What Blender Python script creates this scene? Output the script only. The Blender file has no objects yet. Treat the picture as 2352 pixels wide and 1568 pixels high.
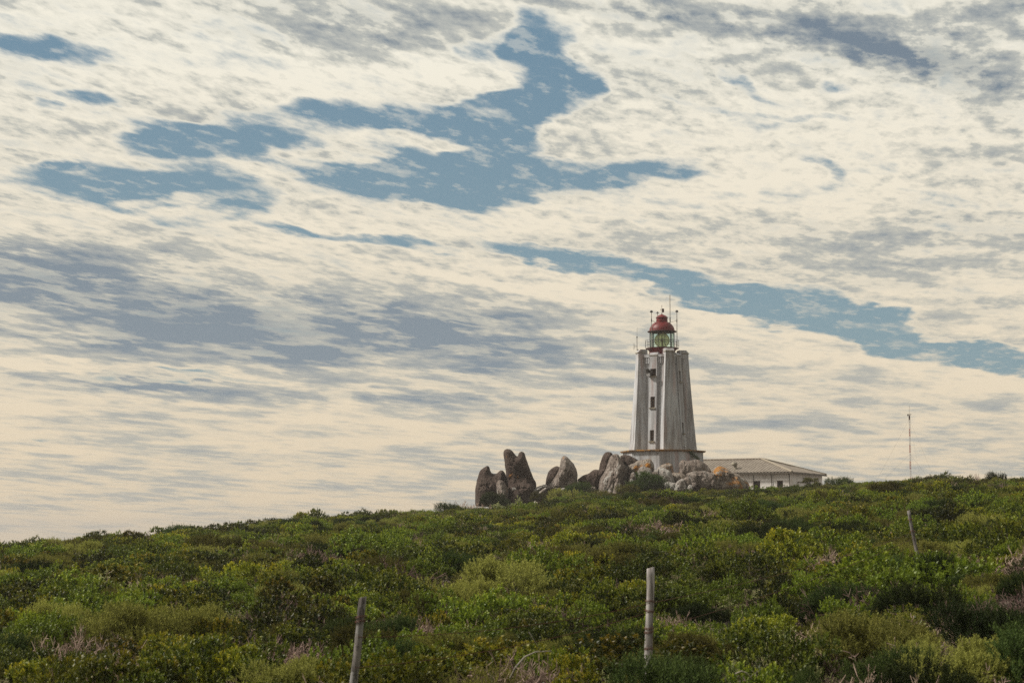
import bpy, bmesh, math, random
import numpy as np
from mathutils import Vector, Matrix, noise, geometry
R = math.radians
rnd = random.Random(11)
S = bpy.context.scene
COL = S.collection

# ------------------------------------------------------------------ camera
PITCH = R(5.7); F = 4573.4          # focal length in units of a 2352 px wide picture
K = 2352 / 4096.0
cp, sp = math.cos(PITCH), math.sin(PITCH)
cam_d = bpy.data.cameras.new('camera'); cam = bpy.data.objects.new('camera', cam_d); COL.objects.link(cam)
cam_d.lens = 70; cam_d.sensor_width = 36; cam_d.clip_start = 0.1; cam_d.clip_end = 30000
cam.location = (0, 0, 0); cam.rotation_euler = (math.pi / 2 + PITCH, 0, 0)
cam_d.dof.use_dof = True; cam_d.dof.focus_distance = 200; cam_d.dof.aperture_fstop = 5.0
S.camera = cam

def ray(x, y):                       # slopes (X/Y, Z/Y) of a sight line, x,y in 2352 units
    u = (x - 1176) / F; v = (784 - y) / F
    d = cp - v * sp
    return u / d, (sp + v * cp) / d
def at(x, y, Y):
    a, b = ray(x, y); return Vector((a * Y, Y, b * Y))

# ------------------------------------------------------------------ object helpers
def tag(o, label=None, cat=None, group=None, kind=None):
    if label: o['label'] = label
    if cat: o['category'] = cat
    if group: o['group'] = group
    if kind: o['kind'] = kind
    return o
def empty(name, loc, label, cat, group=None, rz=0):
    o = bpy.data.objects.new(name, None); COL.objects.link(o); o.location = loc; o.rotation_euler = (0, 0, rz)
    o.empty_display_size = .3
    return tag(o, label, cat, group)
def obj(name, me, mat=None, parent=None, link=True):
    if isinstance(me, MB): me = me.mesh(name)
    o = bpy.data.objects.new(name, me)
    if link: COL.objects.link(o)
    if mat is not None and len(me.materials) == 0: me.materials.append(mat)
    if parent: o.parent = parent
    return o

class MB:
    def __init__(s): s.v = []; s.f = []; s.m = []; s.smooth = False
    def add(s, vs, fs, mi=0):
        n = len(s.v); s.v += [tuple(p) for p in vs]; s.f += [tuple(i + n for i in f) for f in fs]; s.m += [mi] * len(fs); return s
    def box(s, c, d, rz=0, mi=0, M=None):
        x, y, z = d[0] / 2, d[1] / 2, d[2] / 2
        vs = [Vector((a * x, b * y, e * z)) for e in (-1, 1) for a, b in ((-1, -1), (1, -1), (1, 1), (-1, 1))]
        m = Matrix.Translation(c) @ (M if M else Matrix.Rotation(rz, 4, 'Z'))
        return s.add([m @ v for v in vs], [(3, 2, 1, 0), (4, 5, 6, 7), (0, 1, 5, 4), (1, 2, 6, 5), (2, 3, 7, 6), (3, 0, 4, 7)], mi)
    def lathe(s, prof, c=(0, 0, 0), n=40, cap=True, mi=0, a0=0, jit=None):
        vs = []; fs = []
        for r, z in prof:
            for i in range(n):
                a = a0 + i * 2 * math.pi / n
                vs.append((c[0] + r * math.cos(a), c[1] + r * math.sin(a), c[2] + z))
        for k in range(len(prof) - 1):
            for i in range(n):
                j = (i + 1) % n
                fs.append((k * n + i, k * n + j, (k + 1) * n + j, (k + 1) * n + i))
        if cap:
            fs.append(tuple(range(n - 1, -1, -1))); fs.append(tuple(range((len(prof) - 1) * n, len(prof) * n)))
        return s.add(vs, fs, mi)
    def tube(s, pts, r, n=6, r2=None, mi=0, closed=False):
        pts = [Vector(p) for p in pts]; vs = []; fs = []; N = len(pts)
        up0 = None
        for k, p in enumerate(pts):
            if closed: t = (pts[(k + 1) % N] - pts[k - 1]).normalized()
            else: t = (pts[min(k + 1, N - 1)] - pts[max(k - 1, 0)]).normalized()
            if up0 is None: up0 = Vector((0, 0, 1)) if abs(t.z) < .9 else Vector((1, 0, 0))
            a = t.cross(up0).normalized(); b = t.cross(a).normalized(); up0 = -b if not closed else up0
            if not closed: up0 = b.cross(t) if False else up0
            a = t.cross(up0).normalized(); b = t.cross(a).normalized()
            rr = r if r2 is None else r + (r2 - r) * k / max(N - 1, 1)
            for i in range(n):
                q = i * 2 * math.pi / n
                vs.append(p + a * (rr * math.cos(q)) + b * (rr * math.sin(q)))
        for k in range(N if closed else N - 1):
            k2 = (k + 1) % N
            for i in range(n):
                j = (i + 1) % n
                fs.append((k * n + i, k * n + j, k2 * n + j, k2 * n + i))
        if not closed:
            fs.append(tuple(range(n - 1, -1, -1))); fs.append(tuple(range((N - 1) * n, N * n)))
        return s.add(vs, fs, mi)
    def mesh(s, name):
        me = bpy.data.meshes.new(name); me.from_pydata(s.v, [], s.f)
        if any(s.m): me.polygons.foreach_set('material_index', s.m)
        me.update()
        bm = bmesh.new(); bm.from_mesh(me); bmesh.ops.recalc_face_normals(bm, faces=bm.faces); bm.to_mesh(me); bm.free()
        if s.smooth: me.shade_smooth()
        return me

# ------------------------------------------------------------------ material helpers
class NT:
    def __init__(s, tree): s.t = tree; s.N = tree.nodes; s.L = tree.links
    def n(s, typ, **kw):
        nd = s.N.new(typ)
        for k, v in kw.items(): setattr(nd, k, v)
        return nd
    def put(s, sock, v):
        if isinstance(v, bpy.types.NodeSocket): s.L.new(v, sock)
        else: sock.default_value = v
    def math(s, op, a, b=0.0, c=None, clamp=False):
        nd = s.n('ShaderNodeMath', operation=op, use_clamp=clamp); s.put(nd.inputs[0], a); s.put(nd.inputs[1], b)
        if c is not None: s.put(nd.inputs[2], c)
        return nd.outputs[0]
    def vec(s, op, a, b=(0, 0, 0), out=0):
        nd = s.n('ShaderNodeVectorMath', operation=op); s.put(nd.inputs[0], a)
        if op == 'SCALE': s.put(nd.inputs['Scale'], b)
        else: s.put(nd.inputs[1], b)
        return nd.outputs[out]
    def noise(s, vec, scale, detail=4, rough=.55, dist=0, out='Fac', lac=2.0, dims='3D'):
        nd = s.n('ShaderNodeTexNoise', noise_dimensions=dims); s.put(nd.inputs['Vector'], vec)
        nd.inputs['Scale'].default_value = scale; nd.inputs['Detail'].default_value = detail
        nd.inputs['Roughness'].default_value = rough; nd.inputs['Distortion'].default_value = dist; nd.inputs['Lacunarity'].default_value = lac
        return nd.outputs[out]
    def mrange(s, v, a, b, c=0.0, d=1.0, smooth=True):
        nd = s.n('ShaderNodeMapRange', interpolation_type='SMOOTHSTEP' if smooth else 'LINEAR')
        s.put(nd.inputs['Value'], v)
        for i, x in enumerate((a, b, c, d)): s.put(nd.inputs[i + 1], x)
        return nd.outputs[0]
    def mix(s, f, a, b, blend='MIX'):
        nd = s.n('ShaderNodeMix', data_type='RGBA', blend_type=blend); s.put(nd.inputs[0], f)
        s.put(nd.inputs[6], a if isinstance(a, bpy.types.NodeSocket) else (*a[:3], 1)); s.put(nd.inputs[7], b if isinstance(b, bpy.types.NodeSocket) else (*b[:3], 1))
        return nd.outputs[2]
    def comb(s, x, y, z=0.0):
        nd = s.n('ShaderNodeCombineXYZ'); s.put(nd.inputs[0], x); s.put(nd.inputs[1], y); s.put(nd.inputs[2], z); return nd.outputs[0]
    def sep(s, v):
        nd = s.n('ShaderNodeSeparateXYZ'); s.put(nd.inputs[0], v); return nd.outputs
def mat(name, build=None, col=(.5, .5, .5), rough=.7, metal=0.0, spec=.5):
    m = bpy.data.materials.new(name); m.use_nodes = True
    t = NT(m.node_tree); b = m.node_tree.nodes['Principled BSDF']
    b.inputs['Base Color'].default_value = (*col, 1); b.inputs['Roughness'].default_value = rough
    b.inputs['Metallic'].default_value = metal; b.inputs['Specular IOR Level'].default_value = spec
    if build: build(t, b)
    return m
def bump(t, b, h, strength=.5, dist=.05):
    nd = t.n('ShaderNodeBump'); nd.inputs['Strength'].default_value = strength; nd.inputs['Distance'].default_value = dist
    t.L.new(h, nd.inputs['Height']); t.L.new(nd.outputs[0], b.inputs['Normal'])
def sRGB(r, g, b):
    f = lambda c: (c / 255 / 12.92) if c <= 10 else ((c / 255 + .055) / 1.055) ** 2.4
    return (f(r), f(g), f(b))
def geo_pos(t): return t.n('ShaderNodeNewGeometry').outputs['Position']
def obj_co(t): return t.n('ShaderNodeTexCoord').outputs['Object']

# whitewashed, rain streaked masonry
def b_plaster(t, b):
    p = obj_co(t)
    st = t.vec('MULTIPLY', p, (1.5, 1.5, .09)); s1 = t.noise(st, 1.0, 5, .62)
    st2 = t.vec('MULTIPLY', p, (2.0, 2.0, .14)); s2 = t.noise(st2, 1.0, 4, .6)
    pat = t.noise(p, .55, 5, .6); fine = t.noise(p, 6, 5, .65)
    c = t.mix(t.mrange(s1, .36, .64), sRGB(156, 154, 156), sRGB(202, 205, 210))
    c = t.mix(t.math('MULTIPLY', t.mrange(s2, .56, .72), .75), c, sRGB(232, 232, 236))
    c = t.mix(t.math('MULTIPLY', t.mrange(s2, .45, .32), .6), c, sRGB(112, 98, 90))
    st3 = t.vec('MULTIPLY', t.vec('ADD', p, (7.3, 2.1, 0)), (1.1, 1.1, .12))
    c = t.mix(t.math('MULTIPLY', t.mrange(t.noise(st3, 1, 4, .6), .54, .68), .55), c, sRGB(172, 138, 130))
    c = t.mix(t.math('MULTIPLY', t.mrange(pat, .5, .72), .35), c, sRGB(158, 150, 140))
    c = t.mix(t.math('MULTIPLY', t.mrange(fine, .45, .8), .25), c, sRGB(110, 106, 100))
    t.L.new(c, b.inputs['Base Color']); bump(t, b, fine, .5, .04)
M_plaster = mat('weathered_whitewash', b_plaster, rough=.9)
def b_ledge(t, b):
    p = obj_co(t); n = t.noise(p, 1.6, 5, .65)
    c = t.mix(t.mrange(n, .42, .62), sRGB(118, 96, 74), sRGB(176, 128, 58))
    c = t.mix(t.mrange(t.noise(p, 3, 4), .5, .68), c, sRGB(90, 78, 66))
    t.L.new(c, b.inputs['Base Color'])
M_ledge = mat('lichened_ledge', b_ledge, rough=.95)
def b_cap(t, b):
    p = obj_co(t); n = t.noise(p, 2.2, 5, .65)
    t.L.new(t.mix(t.mrange(n, .35, .65), sRGB(120, 114, 102), sRGB(168, 160, 142)), b.inputs['Base Color'])
M_cap = mat('grey_coping', b_cap, rough=.9)
def b_red(t, b):
    p = obj_co(t); n = t.noise(t.vec('MULTIPLY', p, (3, 3, 1.2)), 1.3, 5, .6)
    c = t.mix(t.mrange(n, .35, .68), sRGB(98, 12, 17), sRGB(124, 26, 30))
    c = t.mix(t.math('MULTIPLY', t.mrange(t.noise(p, 7, 4), .58, .72), .5), c, sRGB(90, 40, 30))
    t.L.new(c, b.inputs['Base Color'])
M_red = mat('red_paint', b_red, rough=.5)
M_dark = mat('dark_red_iron', col=sRGB(70, 30, 30), rough=.6)
M_iron = mat('grey_iron', col=sRGB(95, 92, 90), rough=.55, metal=.3)
M_black = mat('black_iron', col=(.02, .02, .025), rough=.5)
M_whitepole = mat('pale_fibreglass', col=sRGB(175, 168, 158), rough=.5)
def b_glass(t, b):
    b.inputs['Transmission Weight'].default_value = 0.0
    g = t.n('ShaderNodeBsdfGlossy'); g.inputs['Roughness'].default_value = .03
    tr = t.n('ShaderNodeBsdfTransparent'); tr.inputs[0].default_value = (.86, .97, .92, 1)
    fr = t.n('ShaderNodeFresnel'); fr.inputs[0].default_value = 1.3
    mx = t.n('ShaderNodeMixShader'); t.L.new(t.math('MULTIPLY', fr.outputs[0], .6), mx.inputs[0]); t.L.new(tr.outputs[0], mx.inputs[1]); t.L.new(g.outputs[0], mx.inputs[2])
    t.L.new(mx.outputs[0], t.N['Material Output'].inputs[0])
M_glass = mat('green_tinted_glass', b_glass)
def b_lens(t, b):
    g = t.n('ShaderNodeBsdfGlass'); g.inputs[0].default_value = (.84, .80, .62, 1); g.inputs['Roughness'].default_value = .08; g.inputs['IOR'].default_value = 1.35
    tr = t.n('ShaderNodeBsdfTransparent'); tr.inputs[0].default_value = (.74, .72, .55, 1)
    mx = t.n('ShaderNodeMixShader'); mx.inputs[0].default_value = .38; t.L.new(tr.outputs[0], mx.inputs[1]); t.L.new(g.outputs[0], mx.inputs[2])
    t.L.new(mx.outputs[0], t.N['Material Output'].inputs[0])
M_lens = mat('fresnel_lens_glass', b_lens)
M_lamp = mat('lamp_white', col=(.75, .8, .82), rough=.3)
M_pane = mat('dark_window', col=(.045, .036, .034), rough=.25)
M_frame = mat('rusty_window_frame', col=sRGB(96, 66, 46), rough=.9)
def b_hroof(t, b):
    p = obj_co(t); x, y, z = t.sep(p)
    n = t.noise(p, 1.1, 5, .6); n2 = t.noise(t.vec('MULTIPLY', p, (4, 1, 1)), 2, 3)
    c = t.mix(t.mrange(n, .35, .65), sRGB(130, 120, 110), sRGB(152, 142, 130))
    c = t.mix(t.math('MULTIPLY', t.mrange(n2, .5, .7), .5), c, sRGB(112, 100, 88))
    t.L.new(c, b.inputs['Base Color'])
M_hroof = mat('fibre_cement_roof', b_hroof, rough=.85)
M_ridge = mat('pale_ridge_cap', col=sRGB(156, 146, 130), rough=.9)
M_gutter = mat('grey_gutter', col=sRGB(96, 88, 78), rough=.6)
def b_hwall(t, b):
    p = obj_co(t); n = t.noise(p, .8, 5, .6); n2 = t.noise(t.vec('MULTIPLY', p, (1.5, 1.5, .3)), 1.5, 4)
    c = t.mix(t.mrange(n, .3, .7), sRGB(236, 228, 222), sRGB(248, 245, 243))
    c = t.mix(t.math('MULTIPLY', t.mrange(n2, .52, .7), .4), c, sRGB(160, 140, 128))
    t.L.new(c, b.inputs['Base Color'])
M_hwall = mat('white_house_wall', b_hwall, rough=.9)

def rock_mat(name, base, light, orange_amt, white_amt):
    def f(t, b):
        p = geo_pos(t)
        n = t.noise(p, .55, 6, .62); n2 = t.noise(t.vec('MULTIPLY', p, (1.6, 1, .55)), 1.3, 5, .6); n3 = t.noise(p, 6, 6, .7)
        c = t.mix(t.mrange(n, .38, .64), base, light)
        c = t.mix(t.math('MULTIPLY', t.mrange(n2, .5, .36), .55), c, sRGB(84, 70, 62))
        c = t.mix(t.math('MULTIPLY', t.mrange(n3, .47, .66), .75), c, sRGB(58, 50, 46))
        c = t.mix(t.math('MULTIPLY', t.mrange(n3, .46, .30), .45), c, light)
        w = t.noise(t.vec('ADD', p, (31, 5, 9)), .75, 6, .66)
        c = t.mix(t.mrange(w, .66 - .2 * white_amt, .74 - .2 * white_amt, 0, .75), c, sRGB(205, 202, 196))
        o = t.noise(t.vec('ADD', p, (3, 15, 2)), .42, 6, .66)
        c = t.mix(t.mrange(o, .70 - .24 * orange_amt, .75 - .22 * orange_amt, 0, .85), c, sRGB(196, 132, 44))
        t.L.new(c, b.inputs['Base Color']); bump(t, b, t.math('ADD', n3, t.math('MULTIPLY', n2, 2.0)), 1.0, .35)
    return mat(name, f, rough=.95, spec=.2)
M_rdark = rock_mat('backlit_dark_granite', sRGB(82, 68, 62), sRGB(108, 94, 86), .12, .12)  # darkened granite: the stacks' backlit shade is put into this base colour
M_rmid = rock_mat('brown_granite', sRGB(140, 126, 117), sRGB(178, 166, 157), .35, .5)
M_rpale = rock_mat('pale_granite', sRGB(168, 158, 150), sRGB(208, 202, 196), .12, .8)
M_rorange = rock_mat('lichened_granite', sRGB(148, 134, 120), sRGB(196, 184, 172), .8, .5)

# ------------------------------------------------------------------ foliage materials
def leaf_mat(name, dark, light, tipc, tip_amt, rough=.4, trans=.25, spec=.5):
    m = bpy.data.materials.new(name); m.use_nodes = True; t = NT(m.node_tree); b = t.N['Principled BSDF']
    at_ = t.n('ShaderNodeAttribute', attribute_name='leaf'); r, tp, zz = t.sep(at_.outputs['Vector'])
    oi = t.n('ShaderNodeObjectInfo').outputs['Random']
    p = geo_pos(t); pn = t.noise(p, .35, 3, .5)
    k = t.mrange(t.math('ADD', t.math('MULTIPLY', r, .6), t.math('MULTIPLY', oi, .4)), .18, .85)
    c = t.mix(k, dark, light)
    amt = t.math('MULTIPLY', t.math('MULTIPLY', tp, t.mrange(pn, .40, .62, .15, 1.0)), tip_amt)
    c = t.mix(amt, c, tipc)
    hue = t.n('ShaderNodeHueSaturation'); t.L.new(c, hue.inputs['Color'])
    t.L.new(t.math('MULTIPLY_ADD', oi, .035, .462), hue.inputs['Hue']); t.L.new(t.math('MULTIPLY_ADD', oi, 1.0, .5), hue.inputs['Value'])
    t.L.new(hue.outputs[0], b.inputs['Base Color']); b.inputs['Roughness'].default_value = rough; b.inputs['Specular IOR Level'].default_value = spec
    tr = t.n('ShaderNodeBsdfTranslucent'); t.L.new(hue.outputs[0], tr.inputs[0])
    mx = t.n('ShaderNodeMixShader'); mx.inputs[0].default_value = trans
    t.L.new(b.outputs[0], mx.inputs[1]); t.L.new(tr.outputs[0], mx.inputs[2]); t.L.new(mx.outputs[0], t.N['Material Output'].inputs[0])
    return m
M_gl = leaf_mat('glossy_leaf', (.020, .046, .006), (.140, .205, .017), (.32, .36, .02), .8, .48, .32, .4)
M_gy = leaf_mat('yellowing_leaf', (.050, .085, .008), (.205, .240, .017), (.46, .40, .02), .9, .48, .34, .4)
M_fe = leaf_mat('feathery_olive_leaf', (.070, .086, .020), (.255, .268, .066), (.28, .29, .06), .6, .8, .35, .1)
M_fd = leaf_mat('feathery_dark_leaf', (.018, .042, .012), (.055, .090, .024), (.10, .14, .03), .5, .75, .25, .1)
M_sa = leaf_mat('sage_leaf', (.150, .175, .070), (.310, .335, .155), (.36, .36, .17), .5, .8, .35, .1)
M_dr = leaf_mat('dry_twig', (.150, .110, .088), (.380, .295, .235), (.42, .33, .25), .5, .9, 0, .1)
M_bark = mat('bark', col=(.075, .055, .042), rough=.9)
M_paleb = mat('bleached_bark', col=(.30, .265, .235), rough=.85)

# ------------------------------------------------------------------ shrub prototypes (numpy)
def nrm(a): return a / np.maximum(np.linalg.norm(a, axis=-1, keepdims=True), 1e-9)
class Leafy:
    def __init__(s): s.V = []; s.Fq = []; s.A = []; s.M = []; s.n = 0
    def quads(s, V, A, mi):          # V (N,4,3), A (N,2)
        N = len(V); s.V.append(V.reshape(-1, 3)); s.Fq.append((np.arange(N * 4) + s.n).reshape(-1, 4)); s.n += N * 4
        a = np.zeros((N, 4, 4), np.float32); a[:, :, 0] = A[:, None, 0]; a[:, :, 1] = A[:, None, 1]; a[:, :, 3] = 1
        s.A.append(a.reshape(-1, 4)); s.M.append(np.full(N, mi))
    def leaves(s, base, d, side, L, W, A, mi, fold=.25):
        d = nrm(d); nn = nrm(np.cross(d, side)); side = nrm(np.cross(nn, d))
        L = L[:, None]; W = W[:, None]; mid = base + d * L * .55
        s.quads(np.stack([base, mid + side * W / 2 + nn * W * fold, base + d * L - nn * L * .08, mid - side * W / 2 + nn * W * fold], 1), A, mi)
    def twigs(s, a, b, r1, r2, A, mi):   # three sided tapered twigs a->b (N,3)
        d = nrm(b - a); ref = np.where(np.abs(d[:, 2:3]) > .9, np.array([[1., 0, 0]]), np.array([[0., 0, 1]]))
        u = nrm(np.cross(d, ref)); v = np.cross(d, u); r1 = np.asarray(r1).reshape(-1, 1); r2 = np.asarray(r2).reshape(-1, 1)
        for k in range(3):
            q1 = 2 * math.pi * k / 3; q2 = 2 * math.pi * (k + 1) / 3
            o1 = u * math.cos(q1) + v * math.sin(q1); o2 = u * math.cos(q2) + v * math.sin(q2)
            s.quads(np.stack([a + o1 * r1, a + o2 * r1, b + o2 * r2, b + o1 * r2], 1), A, mi)
    def mesh(s, name, mats):
        V = np.concatenate(s.V).astype(np.float32); Fq = np.concatenate(s.Fq); A = np.concatenate(s.A); M = np.concatenate(s.M)
        me = bpy.data.meshes.new(name); me.vertices.add(len(V)); me.vertices.foreach_set('co', V.ravel())
        me.loops.add(Fq.size); me.loops.foreach_set('vertex_index', Fq.ravel().astype(np.int32))
        me.polygons.add(len(Fq)); me.polygons.foreach_set('loop_start', np.arange(0, Fq.size, 4, dtype=np.int32))
        me.polygons.foreach_set('material_index', M.astype(np.int32))
        at_ = me.attributes.new('leaf', 'FLOAT_COLOR', 'POINT'); at_.data.foreach_set('color', A.ravel())
        me.update(); me.validate()
        for m in mats: me.materials.append(m)
        return me
def lobes(g, n, Rr, H, spread=.62):
    c = []; 
    n = int(n * 1.8); spread *= 1.2
    for i in range(n):
        a = g.uniform(0, 2 * math.pi); q = spread * Rr * math.sqrt(g.uniform(0, 1))
        r = Rr * g.uniform(.17, .36)
        c.append((q * math.cos(a), q * math.sin(a), H * g.uniform(.30, .95) * (1 - .35 * (q / Rr) ** 2) - r * .35, r))
    return np.array(c)
def crown_points(g, N, lb, lo=.72, hi=1.05, zflat=.8):
    i = g.integers(0, len(lb), N * 2); d = nrm(g.normal(size=(N * 2, 3))); d[:, 2] = np.abs(d[:, 2]) * 1.1 - .25; d = nrm(d)
    rr = g.uniform(lo, hi, (N * 2, 1)); ex = g.uniform(0, 1, (N * 2, 1)) < .16; rr = np.where(ex, rr * g.uniform(1.1, 1.42, (N * 2, 1)), rr)
    P = lb[i, :3] + d * lb[i, 3:4] * rr * np.array([1, 1, zflat])
    # drop the points that sit deep inside another lobe
    D = np.linalg.norm((P[:, None, :] - lb[None, :, :3]) / np.array([1, 1, zflat]), axis=2) / lb[None, :, 3]
    ok = (D.min(axis=1) > .66) & (P[:, 2] > .03)
    P = P[ok][:N]; d = d[ok][:N]
    return P, d
def stems(L, g, P, n, r, mi, base=.12, A=.3):
    k = g.choice(len(P), min(n, len(P)), replace=False); t = P[k]; N = len(k)
    b0 = g.normal(size=(N, 3)) * base; b0[:, 2] = -.25
    m1 = b0 * .45 + t * .55 + g.normal(size=(N, 3)) * .05; m1[:, 2] = np.minimum(m1[:, 2], t[:, 2] * .75)
    a = np.full((N, 2), A)
    L.twigs(b0, m1, np.full(N, r), np.full(N, r * .7), a, mi); L.twigs(m1, t, np.full(N, r * .7), np.full(N, r * .3), a, mi)
def rnd_side(g, d):
    return nrm(np.cross(d, g.normal(size=d.shape)))
def make_glossy(seed, Rr, H, nl, nsp, lm, leafs=10, Ls=.056, Ws=.027):
    g = np.random.default_rng(seed); L = Leafy(); lb = lobes(g, nl, Rr, H)
    P, d = crown_points(g, nsp, lb); N = len(P)
    ax = nrm(d * .55 + np.array([0, 0, .85]) + g.normal(size=(N, 3)) * .28); sl = g.uniform(.04, .11, N)
    hz = P[:, 2] / P[:, 2].max(); sv = g.uniform(0, 1, N)
    u = rnd_side(g, ax); v = np.cross(ax, u)
    for k in range(leafs):
        q = k * 2.4 + g.uniform(0, .8, N); el = g.uniform(.45, 1.0, N) * (1.15 - .6 * k / leafs)
        o = u * np.cos(q)[:, None] + v * np.sin(q)[:, None]
        dd = ax * np.cos(el)[:, None] + o * np.sin(el)[:, None]
        bs = P + ax * (sl * (k / leafs))[:, None]
        tip = (k / leafs) ** 1.3 * hz * (sv > .35)
        A = np.stack([np.clip(sv * .5 + g.uniform(0, .5, N), 0, 1), tip], 1)
        L.leaves(bs, dd, np.cross(ax, o), Ls * g.uniform(.7, 1.2, N), Ws * g.uniform(.8, 1.2, N), A, 0)
    stems(L, g, P, 46, .012, 1)
    return L, [lm, M_bark]
def make_feather(seed, Rr, H, nl, nsp, lm, per=13):
    g = np.random.default_rng(seed); L = Leafy(); lb = lobes(g, nl, Rr, H, .55)
    P, d = crown_points(g, nsp, lb, .6, 1.08); N = len(P)
    ax = nrm(d * .5 + np.array([0, 0, .75]) + g.normal(size=(N, 3)) * .35); sl = g.uniform(.09, .18, N)
    u = rnd_side(g, ax); v = np.cross(ax, u); sv = g.uniform(0, 1, N)
    L.twigs(P - ax * .05, P + ax * sl[:, None], np.full(N, .0035), np.full(N, .0015), np.stack([sv, sv * 0], 1), 0)
    for k in range(per):
        q = k * 2.4 + g.uniform(0, .8, N); el = g.uniform(.35, .9, N)
        o = u * np.cos(q)[:, None] + v * np.sin(q)[:, None]; dd = ax * np.cos(el)[:, None] + o * np.sin(el)[:, None]
        A = np.stack([np.clip(sv * .5 + g.uniform(0, .5, N), 0, 1), np.full(N, (k / per))], 1)
        L.leaves(P + ax * (sl * (k / per))[:, None], dd, np.cross(ax, o), g.uniform(.028, .05, N), g.uniform(.009, .014, N), A, 0, .1)
    stems(L, g, P, 40, .010, 1)
    return L, [lm, M_bark]
def make_twiggy(seed, Rr, H, nb, leafN, lm, tm, out=.8):
    g = np.random.default_rng(seed); L = Leafy(); ends = []
    a = np.zeros((nb, 3)); a[:, :2] = g.normal(size=(nb, 2)) * Rr * .3; a[:, 2] = -.2
    d = g.normal(size=(nb, 3)); d[:, 2] = np.abs(d[:, 2]) * .5 + .9 * H / Rr; d[:, :2] *= out; d = nrm(d)
    cur = a; r = np.full(nb, .009); ln = g.uniform(.5, 1.0, nb) * H * .55
    A = lambda n: np.stack([g.uniform(0, 1, n), g.uniform(0, 1, n) * .7], 1)
    for lev in range(4):
        nx = cur + d * ln[:, None]; nx[:, 2] = np.minimum(nx[:, 2], H * 1.15)
        L.twigs(cur, nx, np.maximum(r, .0042), np.maximum(r * .65, .003), A(len(cur)), 1)
        if lev >= 1: ends.append((cur, nx))
        m = 3 if lev < 3 else 1
        cur = np.repeat(nx * 1.0, m, 0); d = nrm(np.repeat(d, m, 0) + g.normal(size=(len(cur), 3)) * .55 - np.array([0, 0, .06])); r = np.repeat(r * .6, m); ln = np.repeat(ln * .62, m) * g.uniform(.6, 1.25, len(cur))
        keep = g.uniform(0, 1, len(cur)) < .85; cur = cur[keep]; d = d[keep]; r = r[keep]; ln = ln[keep]
    if leafN:
        ca = np.concatenate([e[0] for e in ends]); cb = np.concatenate([e[1] for e in ends])
        i = g.integers(0, len(ca), leafN); f = g.uniform(.1, 1.0, (leafN, 1)); P = ca[i] * (1 - f) + cb[i] * f
        dd = nrm(nrm(cb[i] - ca[i]) * .5 + g.normal(size=(leafN, 3)) + np.array([0, 0, .4]))
        L.leaves(P, dd, rnd_side(g, dd), g.uniform(.03, .055, leafN), g.uniform(.014, .024, leafN), A(leafN), 0, .1)
    return L, [lm, tm]

# kind -> list of prototypes (mesh, kind)
protos = []
def proto(kind, Lm): protos.append((kind, Lm[0].mesh(kind, Lm[1])))
proto('glossy_shrub', make_glossy(1, .85, .80, 9, 620, M_gl))
proto('glossy_shrub', make_glossy(2, .95, .62, 11, 680, M_gl))
proto('glossy_shrub', make_glossy(3, .70, .90, 8, 520, M_gl))
proto('yellowing_shrub', make_glossy(4, .80, .72, 9, 560, M_gy))
proto('yellowing_shrub', make_glossy(5, .90, .60, 10, 600, M_gy))
proto('feathery_shrub', make_feather(6, .80, .75, 10, 950, M_fe))
proto('feathery_shrub', make_feather(7, .95, .55, 12, 1000, M_fe))
proto('dark_shrub', make_feather(8, .80, .85, 9, 950, M_fd))
proto('sage_shrub', make_twiggy(9, .95, .62, 80, 8000, M_sa, M_dr, 1.2))
proto('sage_shrub', make_twiggy(10, 1.0, .55, 80, 7000, M_sa, M_dr, 1.3))
proto('dry_shrub', make_twiggy(12, .85, .60, 340, 0, M_dr, M_dr, 1.1))
proto('dry_shrub', make_twiggy(13, .95, .46, 300, 1800, M_sa, M_dr, 1.3))
KINDS = [p[0] for p in protos]

# ------------------------------------------------------------------ terrain
SKY = [(-400, 1262), (0, 1240), (170, 1225), (400, 1209), (560, 1196), (700, 1181), (850, 1170), (1000, 1166), (1090, 1160), (1230, 1149), (1340, 1136), (1450, 1127), (1600, 1124),
       (1700, 1114), (1800, 1112), (1900, 1104), (2000, 1100), (2100, 1096), (2352, 1093), (2800, 1090)]
DST = [(-400, 110), (0, 125), (400, 145), (700, 165), (1000, 205), (1250, 238), (1900, 240), (2000, 225), (2100, 205), (2352, 190), (2800, 180)]
skx = [ray(x, y)[0] for x, y in SKY]; sks = [ray(x, y)[1] for x, y in SKY]
dsx = [ray(x, 1200)[0] for x, y in DST]; dsd = [d for x, d in DST]
HN = 2.45
def canopy(x, y):
    Y = max(y, 2.0); s = x / Y
    if y < 12: s = x / 12.0
    s = max(-.4, min(.5, s))
    Sl = float(np.interp(s, skx, sks)); D = float(np.interp(s, dsx, dsd))
    h = HN
    z = -h + (Sl + 2 * h / D) * Y - h / D ** 2 * Y * Y
    if Y > D + 12:
        q = Y - D - 12; z -= .0016 * q * q if q < 60 else .0016 * 3600 + .19 * (q - 60)
    if y < 0: z = -h
    amp = min(1.0, Y / 60)
    z += (noise.noise(Vector((x * .05, y * .05, 3.1))) * .5 + noise.noise(Vector((x * .07, y * .16, 8.1))) * .42) * amp * (1 if Y < D - 20 else .35)
    # swell of ground on the right in front
    z += .45 * math.exp(-((x - 9.5) / 3.2) ** 2 - ((y - 33) / 9) ** 2)
    return z
def ground_z(x, y):
    far = math.hypot(x, y)
    return canopy(x, y) - .85 - .45 * min(1.0, max(0.0, (y - 30) / 60.0))
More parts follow.
